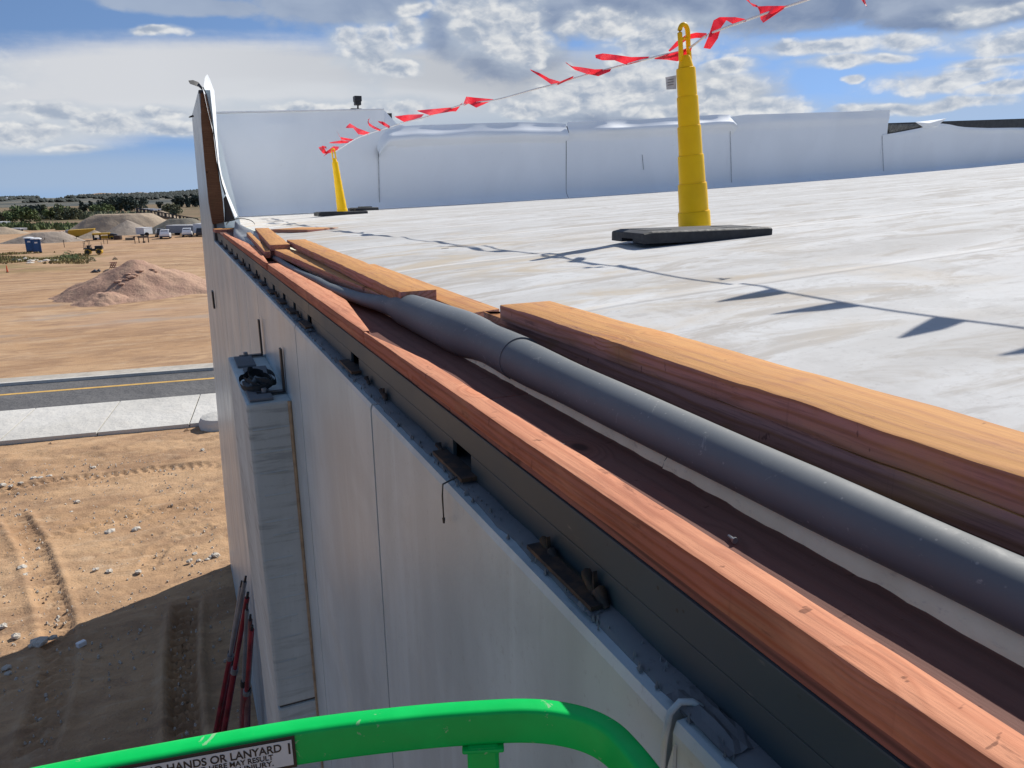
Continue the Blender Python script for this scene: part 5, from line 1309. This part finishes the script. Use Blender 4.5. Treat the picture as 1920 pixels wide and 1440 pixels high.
# bushes and weeds
def bush(x, y, w, h, mat, label):
    g = gz(x, y); D = depth(g); mb = MB(); a = w/2*D/FPX; H = h*D/FPX; rr = random.Random(x*7+y)
    for k in range(240):
        th, ra = rr.uniform(0, 6.28), rr.random()**0.6; c = Vector((g.x+a*ra*math.cos(th), g.y+a*ra*math.sin(th), H*(1-ra*ra)*rr.uniform(0.2, 1.0))); s = H*rr.uniform(0.07, 0.16)
        d = Vector((rr.gauss(0, 1), rr.gauss(0, 1), rr.gauss(0, 0.6)+0.4)).normalized(); e = d.orthogonal().normalized()
        mb.add([c-e*s*0.5, c+e*s*0.5, c+d*s*1.6], [(0, 1, 2)])
    tag(mb.build('bush', mat, loc=g, fix=False), label, 'bush')
bush(130, 486, 34, 16, LEAF_MID, 'bright green bush right of the portable toilets')
bush(150, 488, 34, 8, LEAF_MID, 'low green bush trailing toward the road roller')
bush(172, 490, 16, 10, LEAF_PALE, 'small grey bush below the road roller')
bush(27, 490, 16, 7, LEAF_DARK, 'dark scrubby bush in front of the portable toilets')
bush(98, 491, 10, 6, LEAF_PALE, 'tiny grey bush on the rubble bank')
bush(216, 487, 9, 6, LEAF_DARK, 'small dark shrub behind the pink dirt heap')
for k, (x, y, sz) in enumerate([(222, 528, 9), (236, 524, 8), (246, 519, 10), (252, 515, 8), (240, 514, 7), (262, 508, 8), (284, 505, 8), (290, 509, 7), (228, 533, 7)]):
    ok, p, nn, fi = BIGHEAP.ray_cast(Vector((0, 0, EYE))-BIGHEAP.location, ray(x, y).normalized())
    if not ok: continue
    p = p+BIGHEAP.location
    o = bpy.data.objects.new('clod', protos[k % 5].copy()); o.data.materials.clear(); o.data.materials.append(PINK); COL.objects.link(o); o.location = p; o.scale = (sz*0.75, sz*0.5, sz*0.4)
    tag(o, 'dark lump of soil on the upper face of the large pink heap', 'clod', 'lumps on the pink heap')
bush(330, 499, 60, 4, LEAF_PALE, 'thin weeds on the bare ground right of the pink heap')
def weeds(name, x0, x1, y0, y1, n, mat, s0, s1):
    mb = MB()
    for k in range(n):
        x, y = random.uniform(x0, x1), random.uniform(y0, y1); g = gz(x, y); s = random.uniform(s0, s1)
        if mnoise.noise(Vector((g.x*0.15, g.y*0.1, 4))) < -0.12: continue
        a = random.uniform(0, 3.14); e = Vector((math.cos(a), math.sin(a), 0))*s*0.5
        l = Vector((random.uniform(-0.3, 0.3), random.uniform(-0.3, 0.3), 1))*s
        mb.add([g-e, g+e, g+l], [(0, 1, 2)])
    return stuff(mb.build(name, mat, fix=False))
weeds('weeds', -40, 150, 476, 492, 2600, leaf_mat('olive_weeds', (0.17, 0.175, 0.075)), 0.08, 0.34)
weeds('dry_grass', -40, 165, 474, 495, 3200, leaf_mat('dry_grass_blades', (0.26, 0.215, 0.10)), 0.10, 0.35)
weeds('scrub', -60, 150, 424, 432, 2600, LEAF_MID, 0.5, 1.7)
weeds('scrub', -60, 280, 404, 412, 3200, LEAF_PALE, 0.8, 2.6)
for x, y, s in [(38, 489, 7), (48, 487, 9), (57, 490, 8), (66, 488, 6), (33, 487, 6), (104, 489, 6), (57, 494, 7), (87, 489, 7), (76, 491, 5)]:
    g = gz(x, y); o = bpy.data.objects.new('rubble_chunk', protos[int(s) % 5]); COL.objects.link(o); o.location = g; o.scale = (s*1.3, s, s)
    tag(o, 'pale chunk of rubble on the weedy bank before the toilets', 'rubble', 'rubble on the weedy bank')

# far hills and the wood along them
def hills():
    m, t, b = new_mat('hill_scrub'); v = t.pos(); a = t.noise(t.scale(v, (0.008, 0.008, 0.05)), 1.0, 6, 0.65); f = t.noise(t.scale(v, (0.03, 0.03, 0.1)), 1.0, 4)
    c = t.mix(a.ss(0.42, 0.6), (0.055, 0.062, 0.055), (0.135, 0.125, 0.095)); c = t.mix(f.ss(0.5, 0.7)*0.6, c, (0.03, 0.04, 0.035)); t.put(c, b.inputs['Base Color']); b.inputs['Roughness'].default_value = 1
    rows = []
    for i in range(9):
        v = i/8; row = []
        for j in range(161):
            az = R(-62+110*j/160); d = 900+1100*v
            k = max(0, min(1, (math.degrees(az)+22)/28)); rise = (2.0+13.5*k)*(1+0.35*mnoise.noise(Vector((az*14, 1, 0))))+7*mnoise.noise(Vector((az*45, 3, 0)))*0.3
            prof = math.sin(min(1, v*1.15)*math.pi*0.5)**1.3
            row.append((math.sin(az)*d, math.cos(az)*d, -0.3+rise*prof+0.8*mnoise.noise(Vector((az*60, v*4, 0)))*v))
        rows.append(row)
    struct(MB().grid(rows).build('hills', m, smooth=True))
    mb = MB()
    for k in range(5200):
        v = random.uniform(0.25, 1.0); az = R(random.uniform(-24, 12)); d = 900+1100*v
        kk = max(0, min(1, (math.degrees(az)+22)/28)); rise = (2.0+13.5*kk)*(1+0.35*mnoise.noise(Vector((az*14, 1, 0))))*math.sin(min(1, v*1.15)*math.pi*0.5)**1.3
        if mnoise.noise(Vector((az*30, v*3, 5))) < -0.05: continue
        c = Vector((math.sin(az)*d, math.cos(az)*d, rise)); s = random.uniform(2.0, 5.0)
        rx = Vector((math.cos(az), -math.sin(az), 0))*s
        mb.add([c-rx*0.9, c+rx*0.9, c+rx*0.6+Vector((0, 3, s*0.8)), c+Vector((0, 0, s*1.25)), c-rx*0.6+Vector((0, -3, s*0.75))], [(0, 1, 2, 3, 4)])
    stuff(mb.build('distant_wood', leaf_mat('distant_foliage', (0.030, 0.042, 0.040)), fix=False))
    # pale cut face on the ridge and a water tower
    rows = [[(math.sin(R(a))*1820, math.cos(R(a))*1820, 12.0), (math.sin(R(a))*1830, math.cos(R(a))*1830, 16.0+1.5*math.sin(a*3))] for a in np.linspace(-5, 12, 30)]
    struct(MB().grid(rows).build('hill_cut', mat_heap('pale_cut_earth', (0.36, 0.25, 0.17), (0.42, 0.31, 0.22), (0.3, 0.2, 0.14), 0.02)))
hills()
r = ray(16, 380); D = 1500; c = Vector((r.x, r.y, 0)).normalized()*D
t = thing('water_tower', 'pale water tower on the far left skyline', 'tower', (c.x, c.y, 0))
k = D/FPX
MB().tube([(c.x, c.y, 0), (c.x, c.y, 5.5)], [1.6, 1.6], 10).build('stem', WHITEPAINT, t)
MB().tube([(c.x, c.y, z+5.0) for z in (0, 1.4, 3, 4.8, 5.6)], [1.8, 4.0, 5.0, 4.0, 1.5], 16).build('tank', WHITEPAINT, t, smooth=True)

# portable toilets
BLUE = plain('blue_plastic', (0.015, 0.085, 0.24), 0.5, var=0.15)
def toilet(x, y, label):
    g = gz(x, y); t = thing('portable_toilet', label, 'toilet', g, 'blue portable toilets')
    a = R(8)
    MB().obox((g.x, g.y, 0), 1.12, 1.12, 0.10, a).build('skid', BLACKMETAL, t)
    MB().obox((g.x, g.y, 0.10), 1.08, 1.08, 1.95, a).build('cabin', BLUE, t, bevel=0.05)
    MB().obox((g.x, g.y-0.55, 0.15), 0.72, 0.05, 1.80, a).build('door', BLUE, t, bevel=0.015)
    MB().obox((g.x, g.y-0.59, 1.45), 0.42, 0.02, 0.22, a).build('notice', WHITEPAINT, t)
    for s in (-1, 1):
        MB().obox((g.x+s*0.50, g.y-0.53, 0.12), 0.07, 0.07, 1.92, a).build('corner_post', BLUE, t)
    c = Vector((g.x, g.y, 2.05)); mb = MB()
    mb.tube([c, c+Vector((0, 0, 0.12)), c+Vector((0, 0, 0.22)), c+Vector((0, 0, 0.26))], [0.80, 0.78, 0.55, 0.2], 8)
    mb.build('roof_dome', WHITEPAINT, t, smooth=True, autosmooth=40)
toilet(58, 471.5, 'blue portable toilet on the left, slightly farther back'); toilet(71.5, 473.5, 'blue portable toilet on the right with a small white notice')

# vehicles
GLASS = plain('dark_glass', (0.02, 0.024, 0.03), 0.12, var=0.05); TYRE = plain('tyre', (0.02, 0.02, 0.02), 0.85); CHROME = plain('rim', (0.45, 0.45, 0.46), 0.3, 0.8)
PLATEC = plain('tail_lamp', (0.30, 0.015, 0.015), 0.3)
def car(x, y, paint, label, ang, L=4.7, Wd=1.95, H=1.75):
    g = gz(x, y); t = thing('parked_car', label, 'car', g, 'cars parked by the trailer'); ca, sa = math.cos(ang), math.sin(ang)
    f = lambda u, v, z: (g.x+u*ca-v*sa, g.y+u*sa+v*ca, z)       # v: along the car, front at +v
    w = Wd/2
    secs = [(-L/2, 0.45, 0.95, 0.90), (-L/2+0.12, 0.34, 1.05, 1.0), (-L/4, 0.30, 1.06, 1.0), (L/4, 0.30, 1.02, 1.0), (L/2-0.3, 0.34, 0.95, 0.96), (L/2, 0.42, 0.72, 0.86)]
    rows = []
    for v, z0, z1, k in secs:
        rows.append([f(-w*k, v, z0), f(w*k, v, z0), f(w*k, v, z1-0.15), f(w*k*0.93, v, z1), f(-w*k*0.93, v, z1), f(-w*k, v, z1-0.15)])
    m = 6; MB().add([p for r in rows for p in r], [(i*m+j, i*m+(j+1) % m, (i+1)*m+(j+1) % m, (i+1)*m+j) for i in range(len(rows)-1) for j in range(m)]+[tuple(range(m)), tuple((len(rows)-1)*m+j for j in reversed(range(m)))]).build('body', paint, t, bevel=0.03)
    cab = [(-L/2+0.08, 1.04, 0.93), (-L/2+0.55, H, 0.76), (L*0.10, H, 0.76), (L*0.28, 1.02, 0.90)]
    P = [f(-w*k, v, z) for v, z, k in cab]+[f(w*k, v, z) for v, z, k in cab]
    MB().add(P, [(0, 1, 2, 3), (7, 6, 5, 4), (0, 4, 5, 1), (1, 5, 6, 2), (2, 6, 7, 3), (0, 3, 7, 4)]).build('cabin', paint, t, bevel=0.03)
    # glazing stands a little proud
    MB().add([f(-w*0.72, -L/2+0.17, 1.14), f(w*0.72, -L/2+0.17, 1.14), f(w*0.64, -L/2+0.46, H-0.12), f(-w*0.64, -L/2+0.46, H-0.12)], [(0, 1, 2, 3)]).build('rear_window', GLASS, t)
    MB().add([f(-w*0.74, L*0.285, 1.10), f(w*0.74, L*0.285, 1.10), f(w*0.66, L*0.135, H-0.1), f(-w*0.66, L*0.135, H-0.1)], [(0, 1, 2, 3)]).build('windscreen', GLASS, t)
    for s in (-1, 1):
        MB().add([f(s*w*0.915, -L/2+0.42, 1.14), f(s*w*0.91, L*0.22, 1.14), f(s*w*0.79, L*0.08, H-0.12), f(s*w*0.79, -L/2+0.62, H-0.12)], [(0, 1, 2, 3)]).build('side_window', GLASS, t)
        MB().box((-0.08, -0.03, -0.14), (0.08, 0.03, 0.14)).build('tail_lamp', PLATEC, t).location = Vector(f(s*w*0.82, -L/2+0.03, 0.92))-g
        for v in (-L*0.31, L*0.31):
            c = Vector(f(s*(w-0.12), v, 0.36)); e = Vector((ca, sa, 0))*0.13
            wl = MB().tube([c-e, c+e], 0.36, 18).build('wheel', TYRE, t, smooth=True, autosmooth=40)
            MB().tube([c+e*s*0.9, c+e*s*1.05], 0.22, 12).build('rim', CHROME, wl)
    MB().add([f(-w*0.92, -L/2-0.03, 0.34), f(w*0.92, -L/2-0.03, 0.34), f(w*0.92, -L/2-0.03, 0.56), f(-w*0.92, -L/2-0.03, 0.56)]+[f(-w*0.92, -L/2+0.1, 0.34), f(w*0.92, -L/2+0.1, 0.34), f(w*0.92, -L/2+0.1, 0.56), f(-w*0.92, -L/2+0.1, 0.56)],
             [(0, 1, 2, 3), (4, 7, 6, 5), (0, 4, 5, 1), (1, 5, 6, 2), (2, 6, 7, 3), (3, 7, 4, 0)]).build('bumper', BLACKMETAL, t)
CARWHITE = plain('white_car_paint', (0.72, 0.73, 0.75), 0.25, var=0.02); CARDARK = plain('dark_car_paint', (0.03, 0.032, 0.04), 0.25)
car(311, 447, CARWHITE, 'white car on the left, nearest the gravel cone', R(-4))
car(302, 444, CARDARK, 'dark car half hidden behind the left white car', R(6))
car(352, 443.5, CARWHITE, 'white car on the right in front of the grey trailer', R(-4))
car(378, 443, CARDARK, 'dark pickup sized car next to the concrete wall', R(-4))
# trailers and cabins
TRGREY = plain('grey_trailer_sheet', (0.26, 0.29, 0.33), 0.45, var=0.06); TRWHITE = plain('white_trailer_sheet', (0.62, 0.66, 0.70), 0.4, var=0.05)
def trailer(x0, x1, yb, yt, mat, label, cat='trailer', deep=2.5, roof=WHITEPAINT):
    a, b = gz(x0, yb), gz(x1, yb); D = depth((a+b)/2); H = (yb-yt)*D/FPX; L = (b-a).length; ang = math.atan2((b-a).y, (b-a).x)
    c = (a+b)/2+Vector((0, deep/2, 0)); t = thing('site_trailer', label, cat, (c.x, c.y, 0))
    MB().obox((c.x, c.y, 0.45), L, deep, H-0.55, ang).build('body', mat, t)
    MB().obox((c.x, c.y, H-0.095), L+0.08, deep+0.08, 0.10, ang).build('roof', roof, t)
    n = max(3, int(L/1.2)); ca, sa = math.cos(ang), math.sin(ang)
    for k in range(n+1):
        u = -L/2+L*k/n; MB().obox((c.x+u*ca+(deep/2+0.015)*sa, c.y+u*sa-(deep/2+0.015)*ca, 0.46), 0.05, 0.03, H-0.6, ang).build('rib', mat, t)
    for k in (-0.3, -0.22, 0.3):
        w = Vector((c.x+k*L*ca, c.y+k*L*sa-deep/2+0.2, 0.42)); MB().tube([w-Vector((0, 0.1, 0)), w+Vector((0, 0.15, 0))], 0.42, 14).build('wheel', TYRE, t)
    return t
trailer(321, 371, 440.5, 422.5, TRGREY, 'long grey trailer parked behind the white cars')
trailer(372, 396, 441, 420, TRWHITE, 'white trailer end half hidden behind the concrete wall')
trailer(264, 279, 443, 427, TRWHITE, 'small white cabin standing between gravel cone and cars', 'cabin')
t = trailer(355, 365, 428, 416, plain('cream_sheet', (0.6, 0.58, 0.42), 0.5), 'small cream cabin top showing above the long grey trailer', 'cabin')
trailer(290, 300, 396, 392, TRWHITE, 'distant white house left of the round pale tree', 'house', 8)
trailer(265, 281, 394, 391, TRWHITE, 'distant white shed roof beneath the broad dark trees', 'house', 8)
trailer(-8, 7, 424, 416, TRWHITE, 'white tank shed at the left frame edge', 'shed', 4)
trailer(110, 122, 441, 435, TRWHITE, 'low white container beside the yellow hopper', 'container', 2.4)
trailer(24, 44, 435, 428, GREYMETAL, 'grey machinery stack in the scrub at left', 'machinery', 2)
# yellow hopper on legs
g = gz(150, 444); D = depth(g); k = D/FPX; YEL = plain('yellow_machine_paint', (0.50, 0.30, 0.012), 0.5, var=0.12, nscale=1)
t = thing('hopper', 'yellow funnel shaped feed hopper on thin legs by a tan pile', 'hopper', g)
def hp(px, py, o=0.0): q = pY(px, py, g.y+o); return q
fr = [hp(127, 432), hp(176, 429), hp(176, 431.5), hp(158, 440), hp(152, 443), hp(141, 443), hp(127, 438)]
MB().prism([tuple(p) for p in fr], (0, 4.0, 0)).build('bin', YEL, t)
MB().prism([tuple(p) for p in (hp(122, 432), hp(126.7, 432), hp(126.7, 437.8), hp(122, 437))], (0, 3.5, 0)).build('side_plate', GREYMETAL, t)
for x in (142, 154):
    for o in (0.3, 3.5):
        q = hp(x, 443, o); MB().tube([(q.x, q.y, 0), (q.x, q.y, q.z+0.2)], 0.12, 6).build('leg', YEL, t)
# conveyor along the stockpile
a, b = pY(258, 399, 215), pY(372, 419, 205)
t = thing('conveyor', 'long dark inclined conveyor climbing the stockpile', 'conveyor', (b.x, b.y, 0))
d = (b-a).normalized(); MB().tube([a, b], 0.35, 4).build('boom', plain('rusty_truss', (0.14, 0.11, 0.085), 0.8), t)
mb = MB().tube([a+Vector((0, 0, 1.1)), b+Vector((0, 0, 1.1))], 0.12, 4).build('belt', BLACKMETAL, t)
for k in range(18):
    p = a+(b-a)*(k/17); MB().tube([p, p+Vector((0, 0, 1.1))], 0.16 if k % 2 else 0.3, 5).build('idler_frame', BLACKMETAL, t)
for k in (0.35, 0.6, 0.85):
    p = a+(b-a)*k; MB().tube([p, (p.x, p.y, -0.1)], 0.15, 5).build('leg', GREYMETAL, t)
# road roller
def roller():
    g = gz(177, 477); k = 1.0; t = thing('road_roller', 'yellow and black tandem road roller with roll bar on the bare ground', 'roller', g)
    D = depth(g); s = 34*D/FPX/4.0; ang = R(-8); ca, sa = math.cos(ang), math.sin(ang)
    f = lambda u, v, z: Vector((g.x+(u*ca-v*sa)*s, g.y+(u*sa+v*ca)*s, z*s))
    yl = YEL
    for u in (-1.15, 1.1):
        c = f(u, 0, 0.62); e = Vector((-sa, ca, 0))*0.8*s
        dr = MB().tube([c-e, c+e], 0.62*s, 24).build('drum', yl, t, smooth=True, autosmooth=40)
        MB().tube([c-e*1.03, c-e*1.0], 0.40*s, 14).build('drum_hub', BLACKMETAL, dr)
        for a in range(5):
            th = a*1.2566; q = c-e*1.02+Vector((ca*math.cos(th)*0.42*s, sa*math.cos(th)*0.42*s, math.sin(th)*0.42*s)); MB().tube([q-e*0.03, q+e*0.01], 0.12*s, 8).build('drum_hole', BLACKMETAL, dr)
        MB().obox(f(u, 0, 1.15), 1.5*s, 1.45*s, 0.28*s, ang).build('fender', BLACKMETAL, t, bevel=0.03)
    MB().obox(f(1.1, 0, 1.43), 1.5*s, 1.2*s, 0.42*s, ang).build('hood', BLACKMETAL, t, bevel=0.05)
    MB().obox(f(-0.1, 0, 0.75), 1.0*s, 0.6*s, 0.5*s, ang).build('articulation', BLACKMETAL, t)
    MB().obox(f(-1.0, 0, 1.45), 0.6*s, 0.5*s, 0.55*s, ang).build('seat', BLACKMETAL, t, bevel=0.04)
    MB().tube([f(-0.35, 0, 1.3), f(-0.5, 0, 1.95), f(-0.3, 0, 2.1)], 0.07*s, 6).build('steering_column', BLACKMETAL, t)
    for v in (-0.6, 0.6):
        MB().tube([f(-1.75, v, 1.2), f(-1.75, v, 2.9), f(-0.75, v, 2.9), f(-0.75, v, 1.4)], 0.055*s, 6).build('roll_bar', BLACKMETAL, t)
    MB().tube([f(-1.75, -0.6, 2.4), f(-1.75, 0.6, 2.4)], 0.045*s, 6).build('cross_bar', BLACKMETAL, t)
    MB().tube([f(1.6, 0.3, 1.85), f(1.6, 0.3, 2.6)], 0.05*s, 6).build('exhaust', BLACKMETAL, t)
roller()
# canopied paver behind it
g = gz(192, 450); D = depth(g); s = D/FPX; t = thing('paver', 'yellow canopied paving machine behind the road roller', 'machine', g)
f = lambda px, h, o: Vector((g.x+(px-192)*s, g.y+o, h*s))
MB().box(f(176, 9.5, 0), f(206, 12.5, 2.4)).build('canopy', YEL, t, bevel=0.05)
for px in (177, 188, 203):
    for o in (0.2, 2.2): MB().tube([f(px, 0, o), f(px, 10, o)], 0.09, 6).build('post', BLACKMETAL, t)
MB().box(f(190, 2, 0.2), f(212, 7.5, 2.2)).build('body', YEL, t, bevel=0.1)
MB().box(f(178, 1.5, 0.3), f(188, 4, 2.0)).build('deck', WHITEPAINT, t, bevel=0.05)
MB().prism([tuple(f(203, 8, 0.1)), tuple(f(219, 6, 0.1)), tuple(f(217, 9.5, 0.1)), tuple(f(205, 12, 0.1))], (0, 2.2, 0)).build('hood', BLACKMETAL, t)
for px in (181, 208):
    c = f(px, 2.5, 0.0); MB().tube([c, c+Vector((0, 0.5, 0))], 2.4*s, 14).build('wheel', TYRE, t)
g = gz(221, 450); c = g+Vector((0, 0.8, 0)); H = 8*depth(g)/FPX
tag(MB().tube([(c.x, c.y, 0), (c.x, c.y, H*0.5), (c.x, c.y, H)], [0.75, 0.8, 0.75], 16).build('steel_drum', plain('brown_drum', (0.07, 0.045, 0.035), 0.7, var=0.3, nscale=2), loc=g, smooth=True, autosmooth=40), 'dark brown cylindrical tank right of the paving machine', 'tank')
g = gz(244, 450.5); s = depth(g)/FPX; t = thing('timber_stack', 'low stack of grey timbers on the bare ground', 'timber stack', g)
for k in range(3):
    for j in range(2): MB().box((g.x-8*s, g.y+j*0.7, k*1.55*s+0.0), (g.x+8*s, g.y+0.62+j*0.7, (k+0.92)*1.55*s)).build('timber', plain('grey_timber', (0.19, 0.165, 0.13), 0.85), t) if k+j < 4 else None
for x, y, h in [(253.5, 457, 14)]:
    g = gz(x, y); s = depth(g)/FPX; t = thing('sign_post', 'brown post standing on the ground left of the white cabin', 'post', g)
    MB().box((g.x-0.6*s, g.y, 0), (g.x+0.6*s, g.y+0.14, h*s)).build('stake', RUST, t); MB().box((g.x-2.5*s, g.y-0.03, (h-3)*s), (g.x+1.2*s, g.y-0.005, (h-1)*s)).build('board', RUST, t)
g = gz(270, 455); s = depth(g)/FPX; t = thing('work_stand', 'open dark work stand on the ground before the white cabin', 'stand', g)
for px in (-8, 0, 8): MB().tube([(g.x+px*s, g.y, 0), (g.x+px*s, g.y, 13*s)], 0.09, 5).build('upright', RUST, t)
MB().box((g.x-10*s, g.y-0.1, 9*s), (g.x+9*s, g.y+0.9, 12.5*s)).build('deck', plain('grey_brown', (0.13, 0.11, 0.09), 0.8), t)
MB().box((g.x-2*s, g.y-0.2, 0), (g.x+2.5*s, g.y+0.5, 2.2*s)).build('foot', BLACKMETAL, t)
for x, y, h in [(85, 455, 9), (98, 453, 7), (108, 451.5, 10), (120, 450, 8), (121, 464, 14), (202, 457, 9), (195, 457, 8), (140, 452, 8), (144, 452, 8)]:
    g = gz(x, y); s = depth(g)/FPX
    tag(MB().tube([g, g+Vector((0, 0, h*s))], 0.05, 5).build('stake', RUST, loc=g), 'thin survey stake standing on the bare ground before the gravel piles', 'stake', 'survey stakes on the site')
# orange marker cone
g = gz(14, 510.5); s = depth(g)/FPX; t = thing('traffic_cone', 'orange marker cone alone on the bare ground at far left', 'cone', g); ORG = plain('orange_plastic', (0.75, 0.10, 0.02), 0.5)
MB().box((g.x-2.2*s, g.y-2.2*s, 0), (g.x+2.2*s, g.y+2.2*s, 0.6*s)).build('base', RUBBER, t)
MB().tube([(g.x, g.y, 0.6*s), (g.x, g.y, 13*s)], [1.7*s, 0.5*s], 12).build('cone', ORG, t, smooth=True, autosmooth=50)
# red rack and debris by the pink heap
g = gz(214.5, 503); s = depth(g)/FPX; t = thing('metal_rack', 'small red ladder like rack standing left of the pink heap', 'rack', g)
for px in (-3.5, 0, 3.5): MB().tube([(g.x+px*s-0.3, g.y, 0), (g.x+px*s+0.1, g.y+0.2, 11.5*s)], 0.05, 5).build('rail', REDDUSTY, t)
for h in (2, 5, 8, 11): MB().tube([(g.x-3.6*s-0.2, g.y-0.02, h*s), (g.x+3.6*s, g.y+0.1, h*s)], 0.05, 5).build('rung', REDDUSTY, t)
g = gz(189, 509); s = depth(g)/FPX; mb = MB(); rr = random.Random(4)
t = thing('debris_pile', 'flat heap of dark debris left of the red rack', 'debris', g)
for k in range(7):
    c = g+Vector((rr.uniform(-15, 15)*s, rr.uniform(-0.6, 0.6), 0)); MB().prism([(c.x-4*s, c.y, 0), (c.x+5*s, c.y, 0), (c.x+rr.uniform(-1, 3)*s, c.y+0.2, rr.uniform(1.5, 4.5)*s)], (0, 0.8, 0)).build('scrap_piece', BLACKMETAL if k % 2 else RUST, t)
# clods at the near pavement edge and on the heap
for k, (x, y, s) in enumerate([(392, 803, 3.2), (400, 799, 2.6), (378, 806, 2.6), (408, 805, 3.0), (385, 799, 2.2), (352, 808, 2.0), (96, 833, 1.8)]):
    g = gz(x, y); o = bpy.data.objects.new('clod', protos[k % 5].copy()); o.data.materials.clear(); o.data.materials.append(DIRT); COL.objects.link(o); o.location = g; o.scale = (s*1.2, s, s*1.4)
    tag(o, 'clod of brown earth along the pavement edge by the wall', 'clod', 'clods along the pavement edge')
